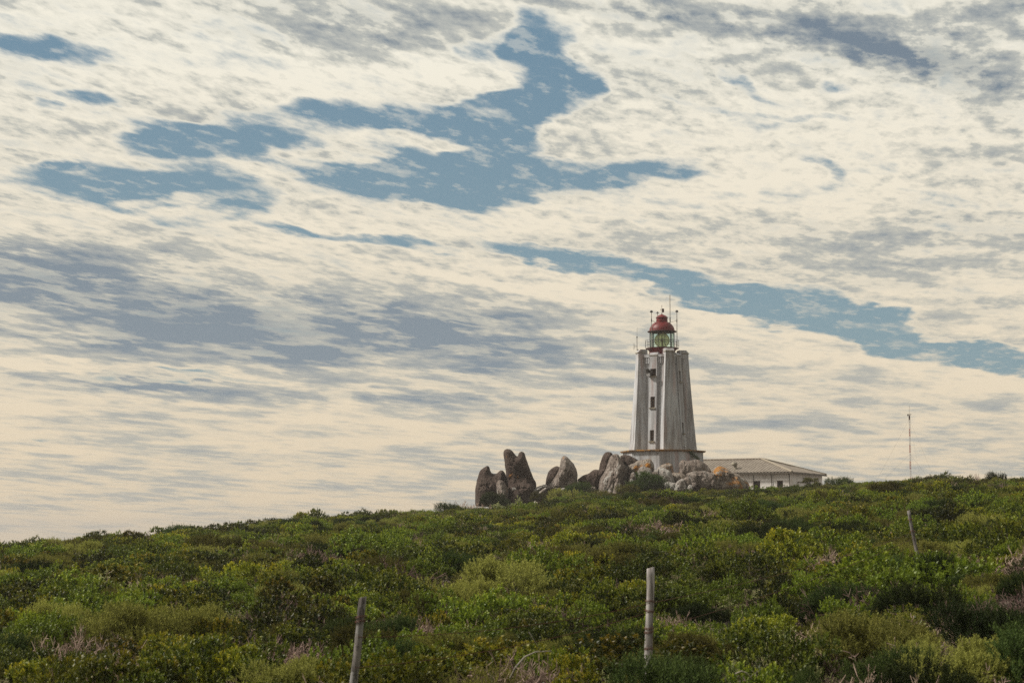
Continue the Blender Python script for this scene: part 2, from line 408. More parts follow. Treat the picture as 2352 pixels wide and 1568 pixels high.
# level area under tower, house: the ground stays as it is, they are founded on the rocks
def make_ground():
    ys = [-60, -30, -12, 0] + list(np.arange(6, 60, 1.5)) + list(np.arange(60, 320, 4)) + [330, 350, 380, 430, 500, 650, 900, 1500, 3000, 4300]
    ss = [-1.3, -1, -.7, -.5] + list(np.linspace(-.42, .42, 85)) + [.5, .7, 1, 1.3]
    vs = []; fs = []; W = len(ss)
    for y in ys:
        for s in ss:
            x = s * max(y, 45 if abs(s) > .45 else 14); z = ground_z(x, y) if y < 500 else ground_z(s * 500, 500) - (y - 500) * .02
            z = max(z, -90) if y >= 380 else z
            z += noise.noise(Vector((x * .7, y * .7, 0))) * .06 if y < 320 else 0
            vs.append((x, y, z))
    for j in range(len(ys) - 1):
        for i in range(W - 1): fs.append((j * W + i, j * W + i + 1, (j + 1) * W + i + 1, (j + 1) * W + i))
    me = bpy.data.meshes.new('ground'); me.from_pydata(vs, [], fs); me.shade_smooth()
    def f(t, b):
        p = geo_pos(t); n = t.noise(p, .5, 6, .6); n2 = t.noise(p, 5, 6, .7)
        c = t.mix(t.mrange(n, .35, .65), (.07, .054, .042), (.145, .110, .085)); c = t.mix(t.mrange(n2, .45, .7), c, (.06, .05, .035))
        t.L.new(c, b.inputs['Base Color']); bump(t, b, n2, .6, .05)
    o = obj('ground', me, mat('sandy_soil', f, rough=1)); tag(o, kind='structure')
make_ground()

# ------------------------------------------------------------------ shrubs
posts_px = [((833, 1371), (811, 1590), 22.5), ((1494, 1304), (1489, 1550), 25.5), ((2087, 1172), (2106, 1270), 40.0)]
def mound(x, y):
    p = np.interp(x / y, [-.3, -.1, 0, .1, .3], [0, 1, 2, 3, 4]); return p
def pick(x, y):
    n1 = noise.noise(Vector((x * .11, y * .075, 0))); n2 = noise.noise(Vector((x * .13, y * .09, 9.0))); n3 = noise.noise(Vector((x * .3, y * .22, 21.0)))
    s = x / y; r = rnd.random()
    if s > .17 and 22 < y < 46 and r < .8: return rnd.choice(['dry_shrub', 'dry_shrub', 'dark_shrub', 'feathery_shrub'])
    if y < 25 and r < .5: return 'feathery_shrub' if s < .10 else 'sage_shrub'
    w = {'glossy_shrub': 1.5 + 2.2 * max(n1, 0) * 2, 'yellowing_shrub': .8 + 2.2 * max(n3, 0) * 2, 'feathery_shrub': .55 + 3.0 * max(-n1 - .05, 0) * 2,
         'dark_shrub': .22 + 1.3 * max(-n3, 0), 'sage_shrub': .9 + 3.8 * max(n2, 0) * 2, 'dry_shrub': 1.0 + 4.6 * max(-n2 - .12, 0) * 2}
    if y > 90: w['dry_shrub'] *= .8; w['feathery_shrub'] += .8
    t = sum(w.values()) * rnd.random()
    for k, v in w.items():
        t -= v
        if t <= 0: return k
    return 'glossy_shrub'
byk = {}
for i, k in enumerate(KINDS): byk.setdefault(k, []).append(i)
pts = []      # x, y, z, proto index, rz, scale xyz, tilt
y = 17.5
while y < 292:
    step = .84 if y < 25 else .98 if y < 48 else (1.3 if y < 130 else 1.5)
    hw = .292 * y + (9.0 if y < 70 else 5.0); x = -hw
    while x < hw:
        px = x + rnd.uniform(-.5, .5) * step; py = y + rnd.uniform(-.5, .5) * step
        D = float(np.interp(px / py, dsx, dsd))
        x += step * rnd.uniform(.9, 1.1)
        if py > D + 34: continue
        skip = False
        for (a, b_), (c, d_), Yp in posts_px:       # the posts stand clear of the shrubs before them
            q = ray(c, d_)[0] * Yp
            if Yp < 30 and abs(px - q * py / Yp) < .75 and Yp - 4.0 < py < Yp + .45 and rnd.random() < .8: skip = True
        if skip: continue
        sc = (rnd.choice([.5, .65, .8, .95, 1.1]) if y < 48 else rnd.choice([.55, .75, .95, 1.1, 1.3, 1.6])) * rnd.uniform(.85, 1.12)
        if -.03 < px / py < .115 and py > 226: sc *= .58
        elif 17 < px < 48 and py > 255: sc *= .6
        sz = (.35 + .65 * sc) * rnd.uniform(.75, 1.2)
        k = pick(px, py)
        if k == 'dry_shrub': sc *= 1.2; sz *= 1.55
        pts.append([px, py, ground_z(px, py) - .08, rnd.choice(byk[k]), rnd.uniform(0, 6.28), sc, sz])
    y += step * .92

def in_view(p):
    v = Vector((p[0], p[1], p[2] + .5)); dy = v.y * cp + v.z * sp; u = v.x / dy; w = (-v.y * sp + v.z * cp) / dy
    return abs(u) < .262 and w > -.182
near = sorted([p for p in pts if in_view(p)], key=lambda p: p[1])[:285]
near_ids = set(id(p) for p in near)
rest = [p for p in pts if id(p) not in near_ids]
DESC = {'glossy_shrub': ('glossy dark green shrub', 'with upright broad leaves'), 'yellowing_shrub': ('yellow-green shrub', 'with golden tipped leaves'),
        'feathery_shrub': ('soft olive green shrub', 'with fine feathery leaves'), 'dark_shrub': ('dense very dark green shrub', 'with fine leaves'),
        'sage_shrub': ('pale sage green shrub', 'with small leaves on sprawling twigs'), 'dry_shrub': ('leafless brown shrub', 'of tangled dry twigs')}
def split_mesh(me, mi, name):          # foliage / stems of a prototype as separate meshes
    bm = bmesh.new(); bm.from_mesh(me); bmesh.ops.delete(bm, geom=[f for f in bm.faces if f.material_index != mi], context='FACES')
    m2 = bpy.data.meshes.new(name); bm.to_mesh(m2); bm.free(); m2.materials.clear()
    for m in me.materials: m2.materials.append(m)
    return m2
PART = []
for k, me in protos:
    if k == 'dry_shrub': PART.append([('twigs', me)])
    else: PART.append([('foliage', split_mesh(me, 0, 'foliage')), ('stems', split_mesh(me, 1, 'stems'))])
def shrub(idx, loc, rz, sc, sz, label, cat='shrub', group=None, tilt=0):
    r = empty(KINDS[idx], loc, label, cat, group, rz); r.scale = (sc * (1.25 if int(rz * 100) % 3 == 0 else 1.0), sc, sz); r.rotation_euler = (tilt, 0, rz)
    for nm, me in PART[idx]:
        o = bpy.data.objects.new(nm, me); COL.objects.link(o); o.parent = r
    return r
def zone(p):
    s = p[0] / p[1]
    if s < -.19: a = 'at left edge of scrub'
    elif s < -.085: a = 'left of the leftmost post'
    elif s < .062: a = 'between leftmost and middle post'
    elif s < .15: a = 'just right of middle post'
    elif s < .205: a = 'below the far leaning post'
    else: a = 'at right edge of scrub'
    return a, ('nearest the camera' if p[1] < 23.5 else ('in near rows' if p[1] < 30 else 'farther upslope'))
for p in near:
    k = KINDS[p[3]]; za, zb = zone(p)
    short = {'glossy_shrub': 'glossy dark green broad-leaved shrub', 'yellowing_shrub': 'yellow-green shrub with golden tips', 'feathery_shrub': 'soft olive feathery shrub',
             'dark_shrub': 'dense very dark green shrub', 'sage_shrub': 'pale sage twiggy shrub', 'dry_shrub': 'leafless brown twiggy shrub'}[k]
    lab = '%s %s, %s' % (short, za, zb)
    shrub(p[3], (p[0], p[1], p[2]), p[4], p[5], p[6], lab, 'shrub', '%ss %s, %s' % (short, za, zb))

# single shrubs one can point at
def named_shrub(px, py_base, py_top, Y, idx, label, wide=1.0, cat='shrub'):
    b = at(px, py_base, Y); b.z = min(b.z, ground_z(b.x, b.y)) if Y < 242 else b.z; h = max(.95 if px < 1100 or px > 2100 else .5, at(px, py_top, Y).z - b.z)
    Hp = max(v.co.z for v in protos[idx][1].vertices)
    s = (h + .12) / Hp
    return shrub(idx, (b.x, b.y, b.z - .12), rnd.uniform(0, 6), s * wide, s, label, cat)
named_shrub(727, 1190, 1163, 163, 2, 'small round bush standing up alone on the left skyline', .8)
named_shrub(693, 1190, 1172, 163, 3, 'low loose bush just left of the round skyline bush', 1.0)
named_shrub(1043, 1172, 1147, 214, 7, 'dark bush on the skyline left of the big forked rock', 1.1)
named_shrub(1075, 1168, 1147, 226, 10, 'bare twiggy bush touching the left foot of the forked rocks', .9)
named_shrub(410, 1210, 1197, 146, 7, 'dark knobbly bush on the lower left skyline', 1.2)
named_shrub(2165, 1106, 1079, 206, 0, 'dark rounded bush on the skyline right of the mast', 1.0)
named_shrub(2290, 1100, 1076, 196, 7, 'narrow dark bush on the skyline at the far right', .7)
named_shrub(2243, 1102, 1086, 198, 10, 'small bare bush on the skyline between two dark bushes', .8)
named_shrub(1132, 1162, 1124, 243.5, 7, 'dark windswept bush at the foot of the leftmost rocks', 1.05)
named_shrub(1155, 1167, 1136, 243, 7, 'dark bush right beside the windswept bush under the forked rock', .9)
named_shrub(1195, 1160, 1134, 240, 8, 'pale bush on the slope below the forked rock', 1.0)
named_shrub(1240, 1154, 1126, 243, 5, 'olive bush in front of the pale slope slab', 1.0)
named_shrub(1325, 1146, 1100, 242, 7, 'broad dark bush between the pointed rock and the boulder pile', 1.1)
named_shrub(1300, 1150, 1118, 241, 5, 'olive bush at the foot of the pointed rock', 1.2)
named_shrub(1360, 1150, 1120, 240, 6, 'olive bush at the left end of the boulder pile', 1.2)
named_shrub(1497, 1128, 1073, 243.5, 7, 'dark green bush growing high among the pale boulders', .75)
named_shrub(1468, 1136, 1098, 243, 7, 'dark bush left of the bush among the pale boulders', .95)
named_shrub(1445, 1138, 1108, 242, 5, 'olive bush at the foot of the brown fins', 1.2)
named_shrub(1862, 1110, 1094, 245, 5, 'olive bush in front of the white house corner', 1.3)
named_shrub(1930, 1104, 1088, 236, 7, 'dark bush just right of the white house', 1.2)

named_shrub(1492, 1565, 1545, 24.2, 5, 'soft olive shrub covering the foot of the middle post', .9)
named_shrub(2106, 1290, 1256, 38.4, 1, 'glossy shrub hiding the foot of the far leaning post', 1.0)
named_shrub(2122, 1290, 1250, 38.8, 7, 'dark shrub just right of the far leaning post foot', .8)
# the rest of the scrub: one mass
col = bpy.data.collections.new('scrub_kinds')
for i, (k, me) in enumerate(protos):
    o = bpy.data.objects.new('scrub_%02d' % i, me); col.objects.link(o)
pm = bpy.data.meshes.new('scrub'); pm.vertices.add(len(rest))
pm.vertices.foreach_set('co', np.array([p[:3] for p in rest], np.float32).ravel())
a = pm.attributes.new('pick', 'INT', 'POINT'); a.data.foreach_set('value', [p[3] for p in rest])
a = pm.attributes.new('rot', 'FLOAT_VECTOR', 'POINT'); a.data.foreach_set('vector', np.array([(0, 0, p[4]) for p in rest], np.float32).ravel())
a = pm.attributes.new('scl', 'FLOAT_VECTOR', 'POINT'); a.data.foreach_set('vector', np.array([(p[5] * (1.3 if int(p[4] * 100) % 3 == 0 else 1.0), p[5], p[6]) for p in rest], np.float32).ravel())
ng = bpy.data.node_groups.new('scatter', 'GeometryNodeTree')
ng.interface.new_socket('Geometry', in_out='INPUT', socket_type='NodeSocketGeometry'); ng.interface.new_socket('Geometry', in_out='OUTPUT', socket_type='NodeSocketGeometry')
gi = ng.nodes.new('NodeGroupInput'); go = ng.nodes.new('NodeGroupOutput'); ip = ng.nodes.new('GeometryNodeInstanceOnPoints'); ci = ng.nodes.new('GeometryNodeCollectionInfo')
ci.inputs['Collection'].default_value = col; ci.inputs['Separate Children'].default_value = True; ci.inputs['Reset Children'].default_value = True
def named(nm, ty):
    n = ng.nodes.new('GeometryNodeInputNamedAttribute'); n.data_type = ty; n.inputs['Name'].default_value = nm
    return next(o for o in n.outputs if o.name == 'Attribute' and o.enabled)
ip.inputs['Pick Instance'].default_value = True
ng.links.new(gi.outputs[0], ip.inputs['Points']); ng.links.new(ci.outputs[0], ip.inputs['Instance'])
ng.links.new(named('pick', 'INT'), ip.inputs['Instance Index']); ng.links.new(named('rot', 'FLOAT_VECTOR'), ip.inputs['Rotation']); ng.links.new(named('scl', 'FLOAT_VECTOR'), ip.inputs['Scale'])
ng.links.new(ip.outputs[0], go.inputs[0])
so = obj('scrub', pm); md = so.modifiers.new('scatter', 'NODES'); md.node_group = ng
tag(so, 'unbroken low green and brown coastal scrub covering the slope', 'scrub', kind='stuff')

# ------------------------------------------------------------------ fence posts, wires, dead branches
def b_post(t, b):
    p = obj_co(t); s1 = t.noise(t.vec('MULTIPLY', p, (22, 22, 2.2)), 1, 5, .65); s2 = t.noise(p, 7, 5, .65)
    c = t.mix(t.mrange(s1, .38, .62), (.06, .052, .048), (.25, .225, .21)); c = t.mix(t.mrange(s2, .5, .62), c, (.26, .25, .245))
    c = t.mix(t.math('MULTIPLY', t.mrange(s2, .44, .34), .8), c, (.05, .04, .035))
    t.L.new(c, b.inputs['Base Color']); bump(t, b, s1, .8, .01)
M_post = mat('weathered_wood', b_post, rough=.9)
def b_post2(t, b):
    p = obj_co(t); s1 = t.noise(t.vec('MULTIPLY', p, (22, 22, 2.2)), 1, 5, .65); s2 = t.noise(p, 6, 5, .65)
    c = t.mix(t.mrange(s1, .36, .6), (.15, .13, .12), (.46, .43, .42)); c = t.mix(t.math('MULTIPLY', t.mrange(s2, .42, .34), .7), c, (.12, .095, .08))
    t.L.new(c, b.inputs['Base Color']); bump(t, b, s1, .8, .01)
M_post2 = mat('bleached_wood', b_post2, rough=.9)
M_rust = mat('rusty_wire', col=(.12, .045, .025), rough=.8)
plabs = ['grey weathered fence post leaning right, leftmost in the scrub', 'pale whitish fence post bound with rusty wire, tallest and middle of three', 'small grey fence post leaning left among bushes at right']
binds = [(.22, .27), (.42, .54, .75, .80, 1.02), (.18, .42)]
tops = []
for i, ((a, b_), (c, d_), Yp) in enumerate(posts_px):
    T = at(a, b_, Yp); B = at(c, d_, Yp); g0 = ground_z(B.x, B.y) - .3
    dr = (B - T).normalized(); n = max(.1, (T.z - g0) / -dr.z); B = T + dr * n
    root = empty('fence_post', B, plabs[i], 'fence post', 'fence posts')
    r = [.044, .050, .034][i]; m = MB(); N = 18; vs = []; ns = 22
    for k in range(ns):
        f = k / (ns - 1); cc = (T - B) * f + Vector((noise.noise(Vector((f * 3, i, 0))) * .012, 0, 0))
        for q in range(N):
            an = q * 2 * math.pi / N
            rr = r * (1.08 - .12 * f) * (1 + .10 * noise.noise(Vector((math.cos(an) * 1.6, math.sin(an) * 1.6, f * 4 + i * 5))) + .05 * noise.noise(Vector((math.cos(an) * 6, math.sin(an) * 6, f * 9))))
            top = (.018 * noise.noise(Vector((math.cos(an) * 2, math.sin(an) * 2, i * 3.0))) + .012 * math.cos(an)) if k == ns - 1 else 0
            vs.append(cc + Vector((rr * math.cos(an), rr * math.sin(an), top)))
    fs = [(k * N + q, k * N + (q + 1) % N, (k + 1) * N + (q + 1) % N, (k + 1) * N + q) for k in range(ns - 1) for q in range(N)]
    fs.append(tuple(range((ns - 1) * N, ns * N)))
    m.add(vs, fs); m.smooth = True; obj('post', m, M_post2 if i == 1 else M_post, root)
    for h in binds[i]:
        m = MB()
        for dz in (-.006, .008):
            m.tube([(T - B) + (B - T).normalized() * h + Vector((.060 * math.cos(q * .4488), .060 * math.sin(q * .4488), dz + .012 * math.sin(q * .4488 + h * 9))) for q in range(14)], .0035, 5, closed=True)
        obj('wire_binding', m, M_rust, root)
    tops.append((T, (B - T).normalized()))
for j, (h, nm) in enumerate(((.44, 'upper'), (.78, 'lower'))):
    for (i0, i1, w) in ((0, 1, 'two near fence posts'), (1, 2, 'middle and far fence post')):
        A0 = tops[i0][0] + tops[i0][1] * h; A1 = tops[i1][0] + tops[i1][1] * min(h, .55); m = MB()
        m.tube([A0.lerp(A1, f / 20) - Vector((0, .058, .10 * 4 * (f / 20) * (1 - f / 20))) for f in range(21)], .0038, 5)
        tag(obj('fence_wire', m, M_rust), '%s rusty wire strand sagging between the %s' % (nm, w), 'wire', 'fence wires')
def branch(name, pix, Y, r, label, m_=M_paleb, cat='branch', twig=0):
    P = [at(x, y, Y + dy) for x, y, dy in pix]; Q = []
    for k in range(len(P) - 1):
        for f in range(5): Q.append(P[k].lerp(P[k + 1], f / 5) + Vector((noise.noise(Vector((k, f, 1))), noise.noise(Vector((k, f, 5))), noise.noise(Vector((k, f, 9))))) * r * .8)
    Q.append(P[-1]); m = MB(); m.tube(Q, r, 7, r * .45); m.smooth = True
    for k in range(twig):
        b0 = Q[rnd.randrange(4, len(Q) - 1)]; m.tube([b0, b0 + Vector((rnd.uniform(-.2, .2), rnd.uniform(-.1, .1), rnd.uniform(.02, .25)))], r * .35, 5, r * .15)
    return tag(obj(name, m, m_), label, cat)
branch('dead_branch', [(1172, 1556, .2), (1184, 1532, 0), (1205, 1508, 0), (1228, 1497, 0), (1266, 1494, .1)], 20.6, .011, 'bleached bare branch arching over the scrub between the posts', twig=3)
branch('dead_branch', [(1690, 1546, .1), (1703, 1540, 0), (1716, 1545, 0), (1728, 1558, 0)], 20.6, .008, 'short pale dead stick low in the scrub right of the middle post', twig=2)
branch('dead_branch', [(1580, 1235, 0), (1592, 1208, 0), (1600, 1190, 0)], 95, .035, 'dark bare snag sticking up in the middle distance below the tower', M_bark, twig=3)

# ------------------------------------------------------------------ lighthouse
TY = 257.0; LT = at(1522.6, 1037.3, TY)       # ledge level, tower axis
TH = R(-13)                                  # front corner points a little to the right
lh = empty('lighthouse', LT, 'tall grey-white buttressed lighthouse with red domed lantern on the boulders', 'lighthouse')
lh.rotation_euler = (0, 0, 0)
H_W = 12.3; H_B = 13.15; H_P = 12.7
def rc(t): return 2.98 + (3.95 - 2.98) * (1 - t) ** 1.15       # half diagonal of the core
def ro(t): return 3.38 + (4.22 - 3.38) * (1 - t) ** 1.2
def wb(t): return 1.15 + (2.5 - 1.15) * (1 - t) ** 1.05
def dirv(a): return Vector((math.sin(a), -math.cos(a), 0))    # a = 0 points at the camera
A0 = R(13)
def bool_cut(o, cutters):
    for c in cutters:
        md = o.modifiers.new('b', 'BOOLEAN'); md.operation = 'DIFFERENCE'; md.solver = 'EXACT'; md.object = c
    dg = bpy.context.evaluated_depsgraph_get(); me = bpy.data.meshes.new_from_object(o.evaluated_get(dg))
    o.modifiers.clear(); old = o.data; o.data = me
    for c in cutters: bpy.data.objects.remove(c)
# core
m = MB(); NS = 14; vs = []; fs = []
for k in range(NS + 1):
    t = k / NS; z = H_W * t
    for c in range(4):
        d = dirv(A0 + c * math.pi / 2) * rc(t); vs.append((d.x, d.y, z))
for k in range(NS):
    for c in range(4):
        c2 = (c + 1) % 4; fs.append((k * 4 + c, k * 4 + c2, (k + 1) * 4 + c2, (k + 1) * 4 + c))
fs += [(0, 1, 2, 3), tuple(NS * 4 + q for q in (3, 2, 1, 0))]
m.add(vs, fs); obj('wall', m, M_plaster, lh)
def ribbon(section, name, mat_, parent, capz):
    """section(t)->list of 4 plan points (outer L, outer R, inner R, inner L); top chamfered on the outer side"""
    m = MB(); vs = []; fs = []; top = capz - .32
    for k in range(NS + 1):
        z = top * k / NS; P = section(z / H_W)
        vs += [(p.x, p.y, z) for p in P]
    P = section(top / H_W); a = P[0].lerp(P[3], .0); out = (P[0] - P[3]).normalized() * .3
    vs += [((P[0] - out).x, (P[0] - out).y, capz), ((P[1] - out).x, (P[1] - out).y, capz), (P[2].x, P[2].y, capz), (P[3].x, P[3].y, capz)]
    n = NS + 2
    for k in range(n - 1):
        for c in range(4):
            c2 = (c + 1) % 4; fs.append((k * 4 + c, k * 4 + c2, (k + 1) * 4 + c2, (k + 1) * 4 + c))
    fs += [(0, 1, 2, 3), tuple((n - 1) * 4 + q for q in (3, 2, 1, 0))]
    m.add(vs, fs); return obj(name, m, mat_, parent)
for c in range(4):
    a = A0 + c * math.pi / 2; d = dirv(a); s = Vector((-d.y, d.x, 0))
    def sec(t, d=d, s=s):
        t = min(t, 1.0); w = wb(t) / 2; o_ = ro(t); i_ = rc(t) - w - .25
        return [d * o_ + s * w, d * o_ - s * w, d * i_ - s * w, d * i_ + s * w]
    bt = ribbon(sec, 'buttress', M_plaster, lh, H_B)
    # coping slab just under the chamfer
    m = MB(); w = 1.15 + .10
    Mx = Matrix.Rotation(math.atan2(d.y, d.x), 4, 'Z')
    m.box(d * (ro(1) - .42) + Vector((0, 0, H_B - .42)), (.98, w, .12), M=Mx); obj('coping', m, M_cap, bt)
wins = {0: ((6.62, 1.42, .72), (2.28, 1.42, .62)), 3: ((6.62, 1.42, .72), (2.28, 1.42, .62))}
for c in range(4):
    # face between corner c-1 and c ; normal angle
    a = A0 - math.pi / 4 + c * math.pi / 2; d = dirv(a); s = Vector((-d.y, d.x, 0)); fp = lambda t: rc(t) / math.sqrt(2)
    def sec(t, d=d, s=s, fp=fp):
        t = min(t, 1.0); w = .56; o_ = fp(t) + .34; i_ = fp(t) - .3
        return [d * o_ + s * w, d * o_ - s * w, d * i_ - s * w, d * i_ + s * w]
    pl = ribbon(sec, 'pilaster', M_plaster, lh, H_P)
    Mx = Matrix.Rotation(math.atan2(d.y, d.x), 4, 'Z')
    m = MB(); m.box(d * (fp(1) + .06) + Vector((0, 0, H_P - .40)), (.66, 1.2, .10), M=Mx); obj('coping', m, M_cap, pl)
    wl = [(8.95, 1.4, .5), (2.3, 1.4, .5)] if c == 1 else ([(5.55, 1.42, .66), (1.25, 1.42, .6), (9.62, .95, .86)] if c == 0 else [(5.5, 1.4, .6)])
    cut = []
    for (z0, h, w) in wl:
        zc = z0 + h / 2; f0 = fp(zc / H_W) + .34
        cm = MB(); cm.box(d * (f0 + .0) + Vector((0, 0, zc)), (.9, w, h), M=Mx); cut.append(obj('cut', cm, None, None)); cut[-1].location = LT
    bpy.context.view_layer.update(); bool_cut(pl, cut); 
    for wi, (z0, h, w) in enumerate(wl):
        zc = z0 + h / 2; f0 = fp(zc / H_W) + .34 - .32
        m = MB(); rm = 0
        for sx in (-1, 1): m.box(d * (f0 + .06) + s * (sx * (w / 2 - .05)) + Vector((0, 0, zc)), (.08, .09, h - .01), M=Mx)
        for sz in (-1, 1): m.box(d * (f0 + .065) + Vector((0, 0, zc + sz * (h / 2 - .06))), (.08, w - .2, .09), M=Mx)
        m.box(d * (f0 + .06) + Vector((0, 0, zc)), (.05, .05, h - .2), M=Mx)
        for q in (-.2, .18): m.box(d * (f0 + .062) + Vector((0, 0, zc + q * h)), (.045, w - .2, .045), M=Mx)
        m.box(d * f0 + Vector((0, 0, zc)), (.03, w - .02, h - .02), M=Mx, mi=1)
        wo = obj('window', m, None, pl); wo.data.materials.append(M_frame); wo.data.materials.append(M_pane)
        m = MB(); m.box(d * (f0 + .38) + Vector((0, 0, z0 - .06)), (.3, w + .22, .12), M=Mx); obj('sill', m, M_cap, pl)
    if c == 0:   # horn niche
        m = MB(); z = 10.1; o0 = d * (fp(.82) + .34) - s * .30
        m.lathe([(.16, -.5), (.2, -.1), (.30, .28), (.46, .52), (.42, .50), (.1, .2)], n=20, cap=False)
        me = m.mesh('fog_horn'); me.transform(Matrix.Translation(o0 + Vector((0, 0, z))) @ Vector((0, 0, 1)).rotation_difference((d - s * .4).normalized()).to_matrix().to_4x4())
        h_ = obj('fog_horn', me, M_iron, lh)
    # parapet with vertical corbels on either side of the pilaster
    m = MB(); m.box(d * (fp(1) + .10) + Vector((0, 0, H_W - .05)), (.42, 2 * (rc(1) / math.sqrt(2)) - .9, .34), M=Mx)
    for k in range(-6, 7):
        if abs(k) < 3: continue
        m.box(d * (fp(.97) + .10) + s * (k * .25) + Vector((0, 0, H_W - .62)), (.30, .10, .82), M=Mx)
    obj('parapet', m, M_plaster, lh)
# ledge and octagonal plinth
m = MB(); m.lathe([(4.75 / math.cos(R(22.5)), -.14), (4.95 / math.cos(R(22.5)), -.14), (5.12 / math.cos(R(22.5)), -.03), (5.12 / math.cos(R(22.5)), .09), (4.4, .16)], n=8, a0=R(-90) + A0 + R(22.5))
obj('ledge', m, M_ledge, lh)
m = MB(); m.lathe([(4.9 / math.cos(R(22.5)), -6.5), (4.78 / math.cos(R(22.5)), -.14)], n=8, a0=R(-90) + A0 + R(22.5)); obj('plinth', m, M_plaster, lh)
# ---- lantern
def lath(name, prof, mt, parent, n=48, smooth=True, cap=True, z=0):
    m = MB(); m.lathe(prof, n=n, cap=cap); m.smooth = False; o = obj(name, m, mt, parent)
    if smooth:
        o.data.shade_smooth(); o.data.set_sharp_from_angle(angle=R(35))
    return o
drum = lath('lantern_base', [(1.68, 11.9), (1.68, 13.0), (1.72, 13.05), (1.9, 13.25), (2.1, 13.33), (2.1, 13.40), (1.66, 13.42)], M_red, lh)
gal = lath('gallery_edge', [(2.0, 13.31), (2.15, 13.33), (2.15, 13.39), (2.0, 13.405)], M_dark, lh, cap=False)
m = MB(); NP = 16
for h in (.38, .72, 1.03): m.tube([(2.2 * math.cos(k * math.pi / 20), 2.2 * math.sin(k * math.pi / 20), 13.38 + h) for k in range(40)], .018, 5, closed=True)
for k in range(NP):
    a = k * 2 * math.pi / NP + .1; m.tube([(2.08 * math.cos(a), 2.08 * math.sin(a), 13.36), (2.2 * math.cos(a), 2.2 * math.sin(a), 13.5), (2.2 * math.cos(a), 2.2 * math.sin(a), 14.41)], .018, 5)
obj('railing', m, M_iron, gal)
NG = 12
m = MB(); m.lathe([(1.6, 13.43), (1.6, 15.5)], n=NG, cap=False, a0=R(8)); glz = obj('glazing', m, M_glass, lh)
m = MB()
for k in range(NG):
    a = R(8) + k * 2 * math.pi / NG; m.box((1.61 * math.cos(a), 1.61 * math.sin(a), 14.46), (.07, .055, 2.08), rz=a)
for z in (13.45, 14.35, 15.46):
    P = [(1.62 * math.cos(R(8) + k * 2 * math.pi / NG), 1.62 * math.sin(R(8) + k * 2 * math.pi / NG), z) for k in range(NG)]
    m.tube(P, .035, 4, closed=True)
obj('mullions', m, M_black, glz)
lath('lantern_eave', [(1.64, 15.48), (1.86, 15.50), (1.90, 15.56), (1.88, 15.62), (1.66, 15.66)], M_dark, lh)
dome = lath('dome', [(1.64, 15.64)] + [(1.64 * math.cos(q) if q < 1.05 else 1.64 * math.cos(q), 15.66 + 1.33 * math.sin(q)) for q in np.linspace(0, 1.10, 12)], M_red, lh)
ven = lath('vent', [(.74, 16.75), (.74, 16.95), (.77, 16.97), (.73, 17.0), (.73, 17.35), (.81, 17.38), (.80, 17.43), (.70, 17.50), (.5, 17.66), (.25, 17.77), (.05, 17.84)], M_red, dome)
lens = lath('lens', [(.02, 13.5)] + [(.98 * math.sin(q) * (1 + .025 * (i % 2)), 14.44 - .97 * math.cos(q)) for i, q in enumerate(np.linspace(.3, 2.85, 27))], M_lens, lh, smooth=False)
m = MB(); m.lathe([(.3, 13.43), (.3, 13.7), (.12, 13.8), (.12, 14.25), (.18, 14.3), (.18, 14.6), (.05, 14.7)], n=16); obj('lamp', m, M_lamp, lens)
m = MB()
for k in range(6):
    a = k * math.pi / 3 + .5; P = [(1.02 * math.sin(q) * math.cos(a), 1.02 * math.sin(q) * math.sin(a), 14.44 - 1.0 * math.cos(q)) for q in np.linspace(.25, 2.9, 14)]
    m.tube(P, .022, 4)
obj('lens_frame', m, mat('brass', col=(.30, .24, .08), rough=.4, metal=.8), lens)
# weather vane
m = MB(); m.tube([(0, 0, 17.8), (0, 0, 19.05)], .022, 6); m.lathe([(.11, 17.78), (.05, 17.95), (.02, 18.05)], n=10)
m.box((.16, 0, 18.33), (.26, .03, .5)); m.tube([(-.12 + .07 * math.cos(q), 0, 18.43 + .07 * math.sin(q)) for q in np.linspace(.6, 5.6, 9)], .02, 5); m.tube([(-.05, 0, 18.43), (.04, 0, 18.43)], .02, 5)
m.tube([(-.05, 0, 18.85), (.06, 0, 18.92)], .015, 4)
obj('weather_vane', m, M_dark, lh)
def antenna(x, y, z0, z1, kind, r=.045):
    m = MB(); m.tube([(x, y, z0), (x, y, z1)], r, 7); rt = obj('antenna', m, M_whitepole, lh)
    k = MB()
    if kind == 'ball': k.lathe([(.02, z1 - .08), (.2, z1 - .06), (.2, z1), (.17, z1 + .11), (.10, z1 + .18), (.02, z1 + .21)], c=(x, y, 0), n=16)
    if kind == 'cone': k.lathe([(.02, z1 - .03), (.2, z1 - .02), (.08, z1 + .12), (.02, z1 + .2)], c=(x, y, 0), n=14)
    if kind == 'whip': k.tube([(x, y, 16.7), (x, y, 17.35)], .07, 7)
    else: k.tube([(x, y, 16.75), (x, y, 17.15)], .065, 7)
    k.smooth = False; obj('antenna_head' if kind != 'whip' else 'antenna_clamp', k, M_black, rt)
antenna(-1.42, -.9, 13.4, 18.05, 'ball'); antenna(1.90, -.55, 13.38, 18.12, 'ball'); antenna(-.47, 1.2, 15.7, 18.15, 'cone'); antenna(1.02, -.5, 16.3, 20.3, 'whip', .05)
m = MB(); m.tube([(-1.4, -.9, 16.92), (-.80, -.5, 16.72)], .02, 5); m.tube([(1.88, -.55, 16.95), (1.02, -.5, 16.72), (.75, -.3, 16.72)], .02, 5); obj('antenna_stay', m, M_black, lh)
